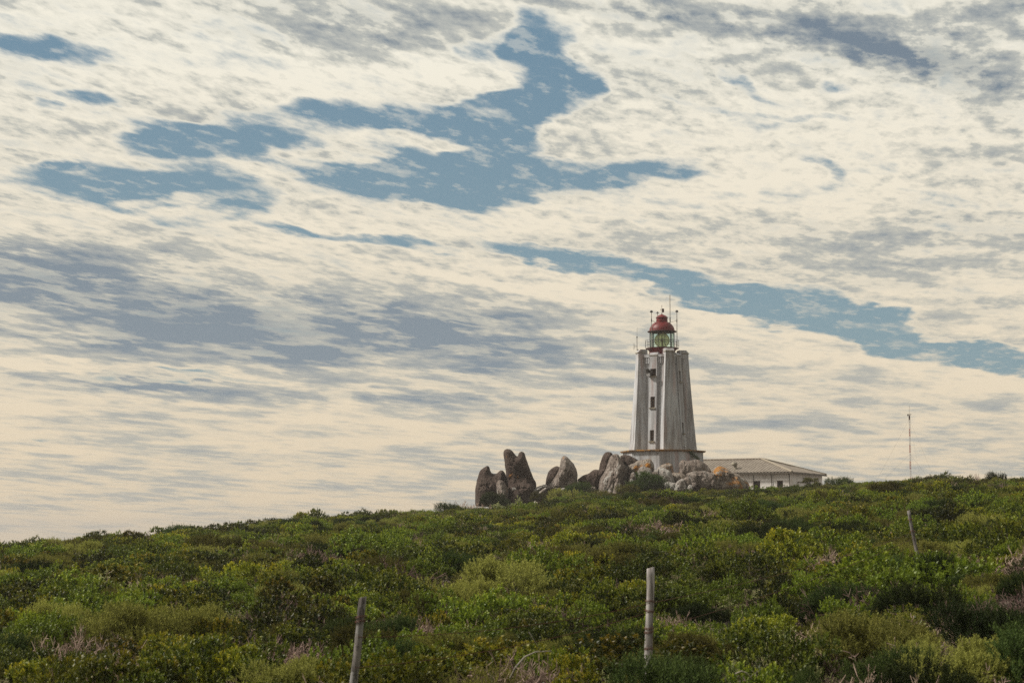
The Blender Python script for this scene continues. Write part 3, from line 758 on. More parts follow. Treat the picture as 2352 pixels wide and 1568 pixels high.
# small aerial on the left buttress
m = MB(); bx = -3.25
m.tube([(bx, 0, 13.15), (bx, 0, 14.9)], .04, 6); m.tube([(bx, 0, 14.9), (bx + .03, 0, 16.1)], .014, 5); m.box((bx, 0, 14.85), (.16, .16, .14))
m.tube([(bx, 0, 13.65), (bx - .42, 0, 13.65)], .025, 5); m.tube([(bx - .42, 0, 13.2), (bx - .40, 0, 14.1)], .02, 5); m.tube([(bx - .3, 0, 13.35), (bx - .28, 0, 13.95)], .014, 5)
m.tube([(bx, 0, 13.3), (bx + .42, 0, 13.1)], .03, 5); m.box((bx + .22, 0, 13.14), (.55, .14, .06)); obj('aerial', m, M_black, lh)
# round lamp low on the right face, vine on the ledge
d = dirv(A0 + math.pi / 4); P = d * (rc(.03) / math.sqrt(2) + .46) + Vector((0, 0, .62)); m = MB(); m.lathe([(.03, -.10), (.12, -.06), (.13, 0), (.12, .06), (.03, .10)], c=P, n=14); m.smooth = True
obj('bulkhead_lamp', m, mat('white_enamel', col=(.8, .85, .9), rough=.3), lh)
def creeper():
    g = np.random.default_rng(5); L = Leafy(); N = 900; f = g.uniform(0, 1, N)
    a = ((LT + Vector((3.0, -4.35, -.05)))); b = LT + Vector((4.3, -3.2, -1.15))
    P = np.array([a + (b - a) * float(q) for q in f]) + g.normal(size=(N, 3)) * np.array([.10, .10, .12]); dd = nrm(g.normal(size=(N, 3)) + np.array([0, -.6, -.2]))
    L.leaves(P, dd, rnd_side(g, dd), g.uniform(.08, .14, N), g.uniform(.05, .08, N), np.stack([g.uniform(0, 1, N)] * 2, 1), 0); o = obj('creeper', L.mesh('creeper', [M_fd]))
    tag(o, 'green creeper hanging over the right end of the tower ledge', 'creeper')
creeper()

# ------------------------------------------------------------------ rocks
def inside(p, poly):
    x, y = p; c = False; n = len(poly); j = n - 1
    for i in range(n):
        if (poly[i][1] > y) != (poly[j][1] > y) and x < (poly[j][0] - poly[i][0]) * (y - poly[i][1]) / (poly[j][1] - poly[i][1]) + poly[i][0]: c = not c
        j = i
    return c
def rock_mesh(pixs, Y, T, seed, drop, zoom, res=.17, ridge=.35, lean=0.0, jag=.55):
    (ox, oy, sc) = zoom
    P = [((ox + x / sc) * K, (oy + y / sc) * K) for x, y in pixs]
    ymax = max(p[1] for p in P); ymin = min(p[1] for p in P)
    W = []
    for x, y in P:
        v = at(x, y, Y); z = v.z
        if drop and y > ymin + (ymax - ymin) * .72: z -= drop
        W.append((v.x, z))
    # resample + smooth outline
    poly = []
    for i in range(len(W)):
        a = W[i - 1]; b = W[i]; c = W[(i + 1) % len(W)]; d = W[(i + 2) % len(W)]
        n = max(1, int(math.hypot(c[0] - b[0], c[1] - b[1]) / (res * 1.2)))
        for k in range(n):
            t = k / n; q = []
            for e in (0, 1):
                q.append(.5 * ((2 * b[e]) + (-a[e] + c[e]) * t * .8 + (2 * a[e] * .8 - 5 * b[e] * .8 + 4 * c[e] * .8 - d[e] * .8 + (b[e] - c[e]) * (0)) * 0 * t * t) if False else b[e] + (c[e] - b[e]) * t)
            poly.append(tuple(q))
    for _ in range(1): poly = [((poly[i - 1][0] + 2 * poly[i][0] + poly[(i + 1) % len(poly)][0]) / 4, (poly[i - 1][1] + 2 * poly[i][1] + poly[(i + 1) % len(poly)][1]) / 4) for i in range(len(poly))]
    xs = [p[0] for p in poly]; zs = [p[1] for p in poly]
    A = np.array(poly); B = np.roll(A, -1, 0); AB = B - A; L2 = (AB ** 2).sum(1) + 1e-12
    def dist(p):
        ap = np.array(p) - A; t = np.clip((ap * AB).sum(1) / L2, 0, 1); q = A + AB * t[:, None]; return float(np.sqrt(((np.array(p) - q) ** 2).sum(1).min()))
    r_ = random.Random(seed); inner = []; x = min(xs)
    while x < max(xs):
        z = min(zs)
        while z < max(zs):
            p = (x + r_.uniform(-.35, .35) * res, z + r_.uniform(-.35, .35) * res)
            if inside(p, poly):
                dd = dist(p)
                if dd > res * .45: inner.append((p, dd))
            z += res
        x += res
    dm = max([d for _, d in inner] + [.1]); n0 = len(poly)
    allp = [Vector(p) for p in poly] + [Vector(p) for p, _ in inner]
    res2 = geometry.delaunay_2d_cdt(allp, [(i, (i + 1) % n0) for i in range(n0)], [], 1, 1e-5)
    co, _, tris, orig = res2[0], res2[1], res2[2], res2[3]
    dd = []
    for o in orig:
        k = min(o) if o else -1
        dd.append(0 if (k < n0) else inner[k - n0][1])
    vs = []; idxf = []; idxb = []; zb = min(zs)
    for i, p in enumerate(co):
        e = min(1, dd[i] / (dm * .9)); t = T * math.sqrt(max(0, 1 - (1 - e) ** 2))
        yb = Y + lean * (p[1] - zb)
        q = Vector((p[0], Y, p[1]))
        rn = (1 - abs(noise.noise(Vector((q.x * .55 + seed * 3.1, q.z * .16 + q.x * .1, seed)))) * 2)       # upright ridges
        rn2 = noise.noise(Vector((q.x * .35 + seed, q.z * .35, seed * 2.0)))
        rn3 = 1 - abs(noise.noise(Vector((q.x * 1.5 + seed, q.z * .6, seed * 5.0)))) * 2
        w = min(1, dd[i] / .5)
        cr = abs(noise.noise(Vector((q.x * .8 + q.z * .25 + seed, q.z * .45 - q.x * .2, seed * 7.0)))); cr = max(0, 1 - cr / .06)      # joints
        rn4 = noise.noise(Vector((q.x * 3.2, q.z * 2.4, seed * 4.0)))
        Q = Vector((q.x * .75 + q.z * .18, seed * 3.3, q.z * .5)); vd, vp = noise.voronoi(Q); c0 = vp[0]
        tx, tz, to = noise.noise(c0 * 7.7) * 1.7, noise.noise(c0 * 5.1 + Vector((9, 9, 9))) * 1.3, noise.noise(c0 * 3.3 + Vector((4, 2, 1)))
        facet = (Q.x - c0.x) * tx + (Q.z - c0.z) * tz + to * .5; crk = max(0, 1 - (vd[1] - vd[0]) / .10)
        f = t + w * (ridge * rn * T * .7 + rn2 * T * .40 + rn3 * (.10 + .12 * ridge) - cr * .18 + rn4 * .05 + facet * .42 * min(1, T) - crk * .16)
        nx = noise.noise(q * .9 + Vector((seed, 0, 0))) * .13 * jag + noise.noise(q * 2.6) * .06 * jag; nz = noise.noise(q * .9 + Vector((0, seed, 7))) * .12 * jag + noise.noise(q * 2.6 + Vector((5, 5, 5))) * .06 * jag
        idxf.append(len(vs)); vs.append((p[0] + nx, yb - f, p[1] + nz))
        if dd[i] == 0: idxb.append(idxf[-1])
        else: idxb.append(len(vs)); vs.append((p[0] + nx, yb + t * .8, p[1] + nz))
    fs = [tuple(idxf[i] for i in t) for t in tris] + [tuple(idxb[i] for i in reversed(t)) for t in tris]
    m = MB(); m.add(vs, fs); me = m.mesh('rock'); me.shade_smooth(); me.set_sharp_from_angle(angle=R(30))
    return me
Z3 = (1860, 1740, 3.675); Z4 = (2300, 1740, 4.2); Z5 = (2700, 1740, 3.36)
def rock(pix, Y, T, mt, label, zoom=Z4, drop=.9, seed=[0], ridge=.35, parts=(), lean=.05, cat='rock', group=None, name='boulder', jag=.55):
    seed[0] += 1
    me = rock_mesh(pix, Y, T, seed[0], drop, zoom, ridge=ridge, lean=lean, jag=jag)
    return tag(obj(name, me, mt), label, cat, group)
# left stacks
rock([(1040, 960), (1120, 800), (1230, 745), (1400, 730), (1560, 700), (1680, 640), (1800, 690), (1950, 800), (1960, 930), (1500, 960)], 251.5, 1.2, M_rmid, 'low broken apron of rock joining pointed rock and boulder pile', Z3, drop=.6, ridge=.4, name='outcrop')
rock([(420, 930), (520, 620), (760, 440), (1000, 520), (1300, 560), (1650, 640), (1900, 690), (2100, 760), (2300, 900), (1900, 930), (1200, 930)], 251.0, 1.4, M_rmid, 'broad rock mass underlying the boulder pile in front of the plinth', Z4, drop=.6, ridge=.5, name='outcrop')
rock([(150, 940), (150, 800), (165, 700), (190, 600), (205, 545), (235, 500), (290, 465), (345, 436), (365, 490), (385, 555), (430, 566), (475, 566), (500, 525), (545, 503), (575, 535), (605, 600), (640, 720), (650, 950)],
     250, 1.7, M_rdark, 'dark brown rock with a notched top, leftmost of the outcrop', Z3, name='rock_stack')
rock([(570, 215), (600, 197), (660, 200), (700, 225), (745, 285), (775, 318), (800, 250), (845, 232), (880, 260), (900, 340), (930, 430), (970, 520), (1000, 620), (1040, 690), (1055, 770), (1000, 850), (930, 920), (860, 960), (640, 960), (610, 800), (600, 560), (580, 400), (565, 290)],
     249.3, 1.9, M_rdark, 'tallest dark rock with a forked two-horned top', Z3, name='rock_stack', ridge=.3)
rock([(640, 740), (720, 690), (820, 680), (930, 690), (1000, 710), (1045, 780), (1000, 860), (930, 930), (640, 960), (620, 850)], 247.9, 1.6, M_rdark, 'rounded dark boulder forming the foot of the forked rock', Z3, ridge=.1)
rock([(455, 700), (495, 650), (560, 670), (615, 735), (640, 800), (632, 920), (560, 930), (470, 850)], 247.0, .8, M_rmid, 'light brown leaf-shaped slab leaning between the two dark left rocks', Z3)
rock([(1185, 700), (1195, 620), (1230, 530), (1280, 480), (1350, 450), (1400, 460), (1450, 600), (1400, 740), (1200, 760)], 251, 1.1, M_rdark, 'dark rounded rock behind the left side of the pointed rock', Z3, drop=.4)
rock([(1395, 470), (1415, 330), (1450, 285), (1490, 300), (1540, 360), (1600, 420), (1640, 500), (1655, 580), (1650, 680), (1560, 760), (1340, 780), (1220, 745), (1170, 735), (1300, 640), (1370, 530)], 249.5, 1.5, M_rmid,
     'pointed shark-fin shaped rock standing alone right of the forked rock', Z3, drop=.6, ridge=.5, name='rock_stack')
rock([(860, 955), (925, 850), (1000, 785), (1090, 745), (1180, 722), (1230, 740), (1150, 790), (1090, 830), (1060, 900), (980, 965)], 248, .9, M_rpale, 'pale slab sloping down from the pointed rock to the forked rock', Z3, drop=.3, ridge=.2)
rock([(1335, 840), (1390, 790), (1450, 765), (1495, 780), (1495, 815), (1420, 860)], 243.3, .5, M_rpale, 'small whitish boulder lying below the pointed rock', Z3, drop=.15, ridge=.1)
rock([(1005, 945), (1060, 908), (1150, 890), (1165, 920), (1060, 970)], 243.5, .4, M_rpale, 'small flat pale stone at the foot of the sloping slab', Z3, drop=.15, ridge=.1)
rock([(1730, 810), (1790, 780), (1860, 750), (1920, 760), (1930, 810), (1860, 860), (1760, 860)], 243.2, .5, M_rmid, 'low pinkish stones in the gap left of the boulder pile', Z3, drop=.2, ridge=.2)
# boulder pile
rock([(375, 600), (410, 500), (440, 410), (470, 330), (500, 285), (560, 272), (612, 272), (640, 310), (640, 420), (600, 620), (480, 660)], 251.5, 1.0, M_rdark, 'dark upright slab at the top left of the boulder pile', ridge=.4)
rock([(30, 750), (110, 695), (170, 655), (215, 655), (300, 582), (345, 570), (385, 590), (510, 560), (500, 660), (400, 820), (330, 850), (190, 800)], 249.5, 1.1, M_rdark, 'low dark ridge stepping down at the left end of the boulder pile', ridge=.5)
rock([(375, 880), (400, 760), (450, 680), (520, 580), (560, 440), (590, 360), (640, 320), (700, 298), (745, 320), (790, 440), (860, 520), (905, 600), (880, 730), (860, 850), (780, 870), (700, 960), (500, 960), (400, 920)],
     248.3, 1.5, M_rmid, 'large brown cone-shaped rock with vertical ridges left of the tower', ridge=.6)
rock([(470, 760), (510, 690), (560, 650), (610, 585), (640, 620), (620, 720), (560, 850), (500, 930), (440, 900)], 246.6, .6, M_rmid, 'leaning grey fin of rock, left of three fins', drop=.6, ridge=.4, lean=.2)
rock([(520, 955), (580, 860), (625, 740), (650, 675), (690, 675), (715, 710), (680, 780), (620, 955)], 246.0, .5, M_rmid, 'narrow upright fin of rock, middle of three fins', drop=.6, ridge=.3, lean=.2)
rock([(620, 955), (650, 850), (690, 740), (710, 692), (742, 700), (760, 770), (790, 860), (775, 955)], 245.6, .6, M_rmid, 'broad based fin of rock, right of three fins', drop=.6, ridge=.3, lean=.2)
rock([(750, 350), (850, 322), (910, 340), (1030, 392), (1080, 430), (1000, 560), (860, 560), (790, 450)], 249.6, 1.2, M_rdark, 'dark rounded rock tucked under the left end of the tower ledge', drop=0, ridge=.15)
rock([(860, 530), (930, 480), (1050, 430), (1180, 398), (1270, 400), (1312, 440), (1332, 505), (1330, 620), (1150, 660), (1060, 680), (900, 640)], 248.4, 1.2, M_rorange, 'pale boulder with bright orange lichen below the tower ledge', drop=0, ridge=.2)
rock([(1040, 740), (1045, 600), (1075, 550), (1120, 515), (1200, 530), (1295, 565), (1300, 700), (1200, 780)], 246.9, .9, M_rpale, 'whitish flat-faced boulder below the orange lichened boulder', drop=.3, ridge=.2)
rock([(880, 780), (910, 700), (940, 640), (990, 608), (1015, 640), (1040, 720), (1000, 800)], 246.6, .6, M_rmid, 'small brown wedge rock between the ridged cone and the whitish boulder', drop=.3)
rock([(905, 770), (915, 735), (950, 715), (988, 740), (985, 790)], 245.4, .3, M_rpale, 'very small white stone above the bushes beside the wedge rock', drop=.1, ridge=.1)
rock([(1365, 560), (1440, 500), (1540, 470), (1645, 474), (1660, 640), (1550, 700), (1420, 680)], 250.4, .9, M_rorange, 'rusty capped boulder against the front of the tower plinth', drop=0, ridge=.2)
rock([(1395, 760), (1400, 560), (1480, 545), (1560, 570), (1620, 610), (1655, 700), (1690, 800), (1500, 850), (1420, 830)], 247.6, 1.1, M_rpale, 'big rounded grey boulder in the middle below the tower', drop=.3, ridge=.15)
rock([(1160, 810), (1200, 762), (1300, 745), (1420, 722), (1440, 790), (1330, 830), (1220, 870)], 245.5, .9, M_rpale, 'long flat pale slab on top of the dark stone', drop=0, ridge=.08, jag=.4)
rock([(1205, 880), (1250, 840), (1330, 805), (1440, 788), (1490, 830), (1470, 910), (1260, 930)], 246.0, .9, M_rdark, 'dark shadowed stone beneath the long flat slab', drop=.3, ridge=.1)
rock([(1610, 700), (1630, 612), (1750, 632), (1860, 670), (1910, 715), (1860, 800), (1700, 830)], 248.6, .9, M_rorange, 'smooth orange sloping boulder right of the big grey boulder', drop=.2, ridge=.1)
rock([(1468, 880), (1485, 820), (1530, 780), (1620, 780), (1700, 800), (1700, 900), (1500, 920)], 245.8, .7, M_rpale, 'mossy pale boulder low in front of the big grey boulder', drop=.3, ridge=.2)
rock([(1635, 900), (1690, 800), (1760, 740), (1825, 722), (1865, 800), (1890, 910), (1700, 930)], 245.4, .8, M_rpale, 'pale humped boulder at the front of the pile', drop=.3, ridge=.2)
rock([(1805, 760), (1845, 703), (1905, 698), (1950, 755), (1978, 835), (1930, 870), (1860, 830)], 245.8, .6, M_rmid, 'grey boulder leaning on the humped boulder', drop=.2, ridge=.2)
rock([(1880, 890), (1895, 845), (1925, 825), (1962, 830), (1992, 870), (1970, 915), (1895, 920)], 244.8, .4, M_rpale, 'small round white boulder at the right foot of the pile', drop=.1, ridge=.05)
rock([(1000, 880), (1030, 845), (1060, 838), (1085, 860), (1060, 885)], 243.3, .25, M_rpale, 'tiny isolated white stone in the bushes before the pile', drop=.05, ridge=.05)
rock([(1745, 660), (1745, 480), (1790, 410), (1830, 403), (1880, 440), (1950, 418), (2050, 400), (2120, 430), (2200, 480), (2260, 540), (2300, 620), (2200, 700), (1850, 720)], 249.8, 1.3, M_rmid, 'large domed brown boulder right of the tower foot', drop=0, ridge=.2)
rock([(1870, 640), (1990, 602), (2200, 600), (2360, 640), (2380, 830), (2200, 880), (1960, 870), (1900, 760)], 248.0, 1.2, M_rmid, 'broad flat-topped block under the domed boulder', drop=.4, ridge=.25)
rock([(430, 640), (500, 490), (560, 410), (620, 413), (700, 450), (770, 490), (850, 520), (920, 570), (980, 620), (1030, 680), (900, 720), (500, 720)], 249.0, 1.3, M_rorange, 'long triangular lichened outcrop sloping down in front of the house', Z5, drop=.5, ridge=.35, name='outcrop')
rock([(1955, 700), (1975, 640), (2010, 640), (2040, 720), (2030, 800), (1960, 800)], 0, 0, None, '') if False else None

# ------------------------------------------------------------------ house
HY = 268.0; phi = R(28)
Cn = at((2700 + 1545 / 3.36) * K, (1740 + 497 / 3.36) * K, HY)        # near corner at the eave, wall plane
Ld = Vector((-math.cos(phi), math.sin(phi), 0)); Ed = Vector((math.sin(phi), math.cos(phi), 0)); LEN, WID = 24.0, 13.0
hs = empty('house', (Cn.x, Cn.y, Cn.z - 3.2), 'low white house with a pale hipped corrugated roof right of the lighthouse', 'house')
def HP(l, e, z): return Ld * l + Ed * e + Vector((0, 0, z))
WH = 3.2
Hrot = Matrix(((Ld.x, Ed.x, 0, 0), (Ld.y, Ed.y, 0, 0), (0, 0, 1, 0), (0, 0, 0, 1)))
def hbox(m, l0, l1, e0, e1, z0, z1, mi=0):
    P = [HP(l, e, z) for z in (z0, z1) for l, e in ((l0, e0), (l1, e0), (l1, e1), (l0, e1))]
    m.add(P, [(3, 2, 1, 0), (4, 5, 6, 7), (0, 1, 5, 4), (1, 2, 6, 5), (2, 3, 7, 6), (3, 0, 4, 7)], mi)
m = MB(); hbox(m, 0, LEN, 0, WID, -1.2, WH); wl = obj('wall', m, M_hwall, hs)
wx = [((1545 - 1125) / 3.36 / 29.7 / math.cos(phi), 1.0), ((1545 - 1418) / 3.36 / 29.7 / math.cos(phi), .85)]
cut = []
for l, w in wx:
    cm = MB(); hbox(cm, l - w / 2, l + w / 2, -.2, .22, .95, 2.1); c_ = obj('cut', cm); c_.location = hs.location; cut.append(c_)
bpy.context.view_layer.update(); bool_cut(wl, cut)
for l, w in wx:
    m = MB(); hbox(m, l - w / 2 + .01, l + w / 2 - .01, .19, .215, .96, 2.09); wo = obj('window', m, M_pane, hs)
    m = MB(); hbox(m, l - w / 2 + .01, l - w / 2 + .08, .12, .185, .96, 2.09); hbox(m, l + w / 2 - .08, l + w / 2 - .01, .12, .185, .96, 2.09); hbox(m, l - w / 2 + .09, l + w / 2 - .09, .12, .185, 2.01, 2.09); hbox(m, l - .03, l + .03, .12, .18, .96, 2.0)
    obj('frame', m, M_frame, wo)
OV = .45; RISE = 2.1
# corrugated hip roof: rows across the slope
def roof():
    m = MB(); hw = WID / 2 + OV; z0 = WH + .02; rid0, rid1 = hw - OV, LEN - (hw - OV)
    def slope(P0, P1, Q0, Q1, n):       # eave P0-P1, top Q0-Q1, corrugations running down
        # strips of constant pitch along the eave; clipped by the hips
        e = (P1 - P0); L = e.length; e.normalize(); up = (Q0 - P0); up = up - e * up.dot(e); hgt = up.length; up.normalize(); nn = e.cross(up).normalized()
        if nn.z < 0: nn = -nn
        q0 = (Q0 - P0).dot(e); q1 = (Q1 - P0).dot(e); prev = None; N = int(L / .08)
        for i in range(N + 1):
            s = L * i / N
            if s < q0: h = hgt * s / q0
            elif s > q1: h = hgt * (L - s) / max(L - q1, 1e-6)
            else: h = hgt
            off = nn * (.05 * math.sin(s * 2 * math.pi / .48)); rows = []
            for f, lift in ((0, .05), (.4999, .0501), (.5, 0.0), (1.0, 0.0)):
                hh = min(h, hgt * f); rows.append(P0 + e * s + up * hh + off + nn * (lift + .0))
            if prev:
                n0 = len(m.v); m.add(prev + rows, [(0, 4, 5, 1), (1, 5, 6, 2), (2, 6, 7, 3)])
            prev = rows
    A = HP(-OV, -OV, z0); B = HP(LEN + OV, -OV, z0); Cc = HP(LEN + OV, WID + OV, z0); D = HP(-OV, WID + OV, z0); R0 = HP(rid0, WID / 2, z0 + RISE); R1 = HP(rid1, WID / 2, z0 + RISE)
    slope(A, B, R0, R1, 1); slope(B, Cc, R1, R1, 1); slope(Cc, D, R1, R0, 1); slope(D, A, R0, R0, 1)
    m.add([A, B, Cc, D], [(0, 1, 2, 3)])
    ro_ = obj('roof', m, M_hroof, hs)
    for a, b in ((A, R0), (B, R1), (Cc, R1), (D, R0)):
        mm = MB(); mm.tube([a + Vector((0, 0, .06)), b + Vector((0, 0, .07))], .15, 8); obj('ridge_cap', mm, M_ridge, ro_)
    mm = MB(); mm.tube([R0 + Vector((0, 0, .05)), R1 + Vector((0, 0, .05))], .13, 8); obj('ridge_cap', mm, M_hroof, ro_)
    # gutter + fascia
    mm = MB(); g = .09
    hbox(mm, -OV - .12, LEN + OV + .12, -OV - .12, -OV - .01, z0 - .20, z0 - .03); hbox(mm, -OV - .12, -OV - .01, -OV + .0, WID + OV, z0 - .20, z0 - .03)
    obj('gutter', mm, M_gutter, hs)
    # flue with cowl
    pt = HP(8.35, 1.35, z0 + RISE * (1.35 + OV) / (WID / 2 + OV))
    mm = MB(); mm.lathe([(.2, -.3), (.2, .55)], c=pt, n=14); mm.lathe([(.05, .45), (.34, .5), (.44, .68), (.36, .9), (.12, 1.0)], c=pt + Vector((-.12, 0, 0)), n=18); mm.smooth = True
    o = obj('vent_cowl', mm, M_cap, ro_)
roof()
for l in (5.2, 2.6, .05):
    m = MB(); p = HP(l, -.10, 0); m.tube([p + Vector((0, 0, -.3)), p + Vector((0, 0, 2.85)), HP(l, -OV, 3.0)], .05, 7); obj('downpipe', m, M_gutter, hs)
m = MB(); hbox(m, -.5, -.02, 5.0, 5.12, 2.45, 2.6); m.tube([HP(-.05, 5.06, 1.9), HP(-.45, 5.06, 2.5)], .05, 5); obj('bracket', m, M_gutter, hs)
m = MB(); m.tube([HP(-.10, 2.8, 0), HP(-.10, 2.8, 2.0), HP(-.10, 7.8, 1.95)], .05, 6); obj('wall_pipe', m, M_gutter, hs)

# ------------------------------------------------------------------ radio mast
MY = 262.0; Bm = at(2091.5, 1100, MY); Tm = at(2088.5, 952, MY); zb = Bm.z - 3; H = Tm.z - zb
ms = empty('radio_mast', (Bm.x, MY, zb), 'thin red and white guyed lattice mast on the right skyline', 'mast')
M_mred = mat('mast_red', col=(.32, .07, .05), rough=.6); M_mwh = mat('mast_white', col=(.6, .57, .55), rough=.6)
m = MB(); w = .085; nb = int(H / .35)
for k in range(nb):
    z0, z1 = H * k / nb, H * (k + 1) / nb; mi = (k // 3) % 2
    for c in range(3):
        a = c * 2.094; a2 = (c + 1) * 2.094; p = lambda q, z: (w * math.cos(q), w * math.sin(q), z)
        m.tube([p(a, z0), p(a, z1)], .022, 5, mi=mi); m.tube([p(a, z0), p(a2, z1)], .010, 4, mi=mi)
lt = obj('lattice', m, None, ms); lt.data.materials.append(M_mred); lt.data.materials.append(M_mwh)
m = MB(); m.tube([(0, 0, H), (.02, 0, H + 1.15)], .022, 6); obj('whip', m, M_whitepole, ms)
m = MB(); m.box((0, 0, H + .02), (.42, .14, .06)); m.box((-.2, 0, H - .04), (.1, .2, .24)); m.box((0, 0, H - .4), (.16, .16, .5)); m.tube([(.18, 0, H - .02), (.24, 0, H + .12)], .03, 5); obj('antenna_bracket', m, M_black, ms)
for c in range(3):
    m = MB(); a = c * 2.094 + .6
    for h in (.55, .95): m.tube([(0, 0, H * h), (5.5 * math.cos(a), 5.5 * math.sin(a), 1.2)], .006, 4)
    obj('guy_wires', m, M_iron, ms)

# ------------------------------------------------------------------ sky: Nishita with a procedural cloud deck
HAZE = .00022
SUN_AZ, SUN_EL = R(-88), R(44)       # azimuth measured from +Y towards +X
w = bpy.data.worlds.new('World'); S.world = w; w.use_nodes = True; w.cycles.sampling_method = 'MANUAL'; w.cycles.sample_map_resolution = 256; t = NT(w.node_tree); t.N.clear()
out = t.n('ShaderNodeOutputWorld'); bg = t.n('ShaderNodeBackground'); t.L.new(bg.outputs[0], out.inputs[0]); bg.inputs[1].default_value = .10
sky = t.n('ShaderNodeTexSky', sky_type='NISHITA'); sky.sun_disc = False; sky.sun_elevation = SUN_EL; sky.sun_rotation = SUN_AZ; sky.altitude = 60; sky.air_density = 1.2; sky.dust_density = 1.5
dvec = t.vec('NORMALIZE', t.n('ShaderNodeTexCoord').outputs['Generated']); dx, dy, dz = t.sep(dvec)
yc = t.math('MAXIMUM', dy, .08)
SX = t.math('MULTIPLY', t.math('DIVIDE', dx, yc), F); SZ = t.math('MULTIPLY', t.math('DIVIDE', dz, yc), F)
dzc = t.math('MAXIMUM', dz, 0.0)
# cloud deck coordinates: seen ever flatter towards the horizon
q = t.math('DIVIDE', 1.0, t.math('ADD', dzc, .078)); az = t.math('ARCTAN2', dx, dy)
cx = t.math('MULTIPLY', az, q); cy = t.math('MULTIPLY_ADD', cx, -.50, t.math('MULTIPLY', q, .76))     # the banks run slantwise
cc = t.comb(cx, cy, 0.0)
n_big = t.noise(cc, 2.4, 3, .5, dims='2D')
dq = t.math('MULTIPLY', q, -.0035)                       # a step towards the sun, up in the sky
ccu = t.comb(cx, t.math('MULTIPLY_ADD', dq, q, cy), 0.0)
n_mid = t.noise(t.vec('MULTIPLY', cc, (.72, 1.05, 1)), 8.0, 8, .54, 0, dims='2D'); n_p = t.noise(cc, 24.0, 5, .60, 0, dims='2D'); n_pu = t.noise(ccu, 24.0, 5, .60, 0, dims='2D')
n_streak = t.noise(t.comb(t.math('MULTIPLY', az, 14.0), t.math('MULTIPLY', dzc, 130.0), 3.0), 1.0, 6, .60, .1, dims='2D')
w1 = t.vec('SCALE', t.vec('SUBTRACT', t.noise(cc, 3.5, 2, .5, out='Color', dims='2D'), (.5, .5, .5)), 190.0)
w2 = t.vec('SCALE', t.vec('SUBTRACT', t.noise(cc, 15.0, 4, .52, out='Color', dims='2D'), (.5, .5, .5)), 75.0)
wx_ = t.sep(t.vec('ADD', w1, w2))
bxp = t.comb(t.math('ADD', SX, wx_[0]), t.math('MULTIPLY_ADD', wx_[1], .38, SZ), 0.0)
SHEAR = {}
def sheared(ang):                    # the deck plane skewed so that a tilted bar lies level
    a = min((-12, -6, 0, 4, 8, 12, 30), key=lambda k: abs(k - ang))
    if a not in SHEAR:
        xyz = t.sep(bxp); SHEAR[a] = t.comb(xyz[0], t.math('MULTIPLY_ADD', xyz[0], math.tan(R(a)), xyz[1]), 0.0)
    return a, SHEAR[a]
def blobs(lst):
    acc = None
    for (x, y, rx, ry, ang, wt) in lst:
        X, Z = ray(x, y); a, P = sheared(ang); X *= F; Z = Z * F + X * math.tan(R(a))
        nd = t.n('ShaderNodeVectorMath', operation='MULTIPLY_ADD'); t.L.new(P, nd.inputs[0]); nd.inputs[1].default_value = (1 / rx, 1 / ry, 0); nd.inputs[2].default_value = (-X / rx, -Z / ry, 0)
        r2 = t.vec('DOT_PRODUCT', nd.outputs[0], nd.outputs[0], out=1)
        g = t.math('MULTIPLY_ADD', r2, -1.0, 1.0, clamp=True)
        acc = t.math('MULTIPLY', g, wt) if acc is None else t.math('MULTIPLY_ADD', g, wt, acc)
    return acc
# openings (negative) and cloud bars inside them (positive): x, y, rx, ry, angle(deg, clockwise down to the right), weight
GAP = [(1150, 330, 120, 170, 0, -1.0), (1235, 130, 85, 130, 10, -1.0), (1160, 105, 100, 38, -5, -.7), (1190, 250, 230, 75, -10, -1.0), (1010, 300, 330, 70, 0, -.9), (1100, 410, 560, 62, 2, -1.1), (1330, 180, 75, 45, 30, -.8),
       (640, 290, 380, 60, -4, -1.0), (450, 345, 190, 75, 20, -.9), (330, 430, 350, 62, 6, -1.1), (520, 490, 210, 35, -10, -.5), (880, 400, 330, 50, 4, -.9), (1480, 395, 190, 35, -8, -.7), (1130, 440, 160, 45, 0, -.5),
       (150, 110, 200, 34, 8, -1.0), (250, 215, 110, 22, 5, -.8), (120, 245, 60, 16, 5, -.7), (100, 380, 60, 20, 5, -.8), (1690, 190, 60, 26, 30, -.55), (1900, 215, 70, 14, 0, -.5), (1890, 375, 120, 22, 35, -.42), (1560, 240, 120, 18, 15, -.4), (1840, 270, 160, 12, 5, -.4),
       (1200, 580, 200, 28, 8, -.9), (1400, 622, 240, 44, 13, -1.0), (1640, 668, 260, 52, 11, -1.1), (1860, 722, 280, 66, 12, -1.2), (2080, 775, 280, 62, 11, -1.2), (2310, 828, 190, 58, 14, -1.2), (860, 550, 260, 20, 9, -.7), (620, 520, 140, 20, 8, -.6),
       (400, 868, 260, 11, 2, -.6), (130, 1010, 110, 9, 3, -.4), (1060, 1005, 90, 8, 0, -.4),
       # cloud bars
       (830, 315, 290, 30, 7, .75), (1050, 350, 90, 14, 5, .5), (1350, 322, 170, 50, 0, .9), (1380, 262, 130, 24, -6, .6), (1080, 175, 100, 30, 8, .65), (520, 398, 240, 32, 4, .6), (1090, 320, 60, 14, 0, .3),
       (360, 462, 90, 16, 2, .5), (900, 415, 70, 12, 4, .35), (930, 275, 120, 14, 3, .35), (1540, 665, 60, 16, 5, .5), (1470, 660, 40, 12, 0, .4), (1690, 690, 60, 10, 0, .3), (1800, 740, 60, 9, -8, .4), (2200, 760, 170, 28, 4, .8), (2150, 812, 110, 14, 4, .4),
       (1240, 635, 130, 20, 8, .5), (1660, 720, 110, 18, 5, .7)]
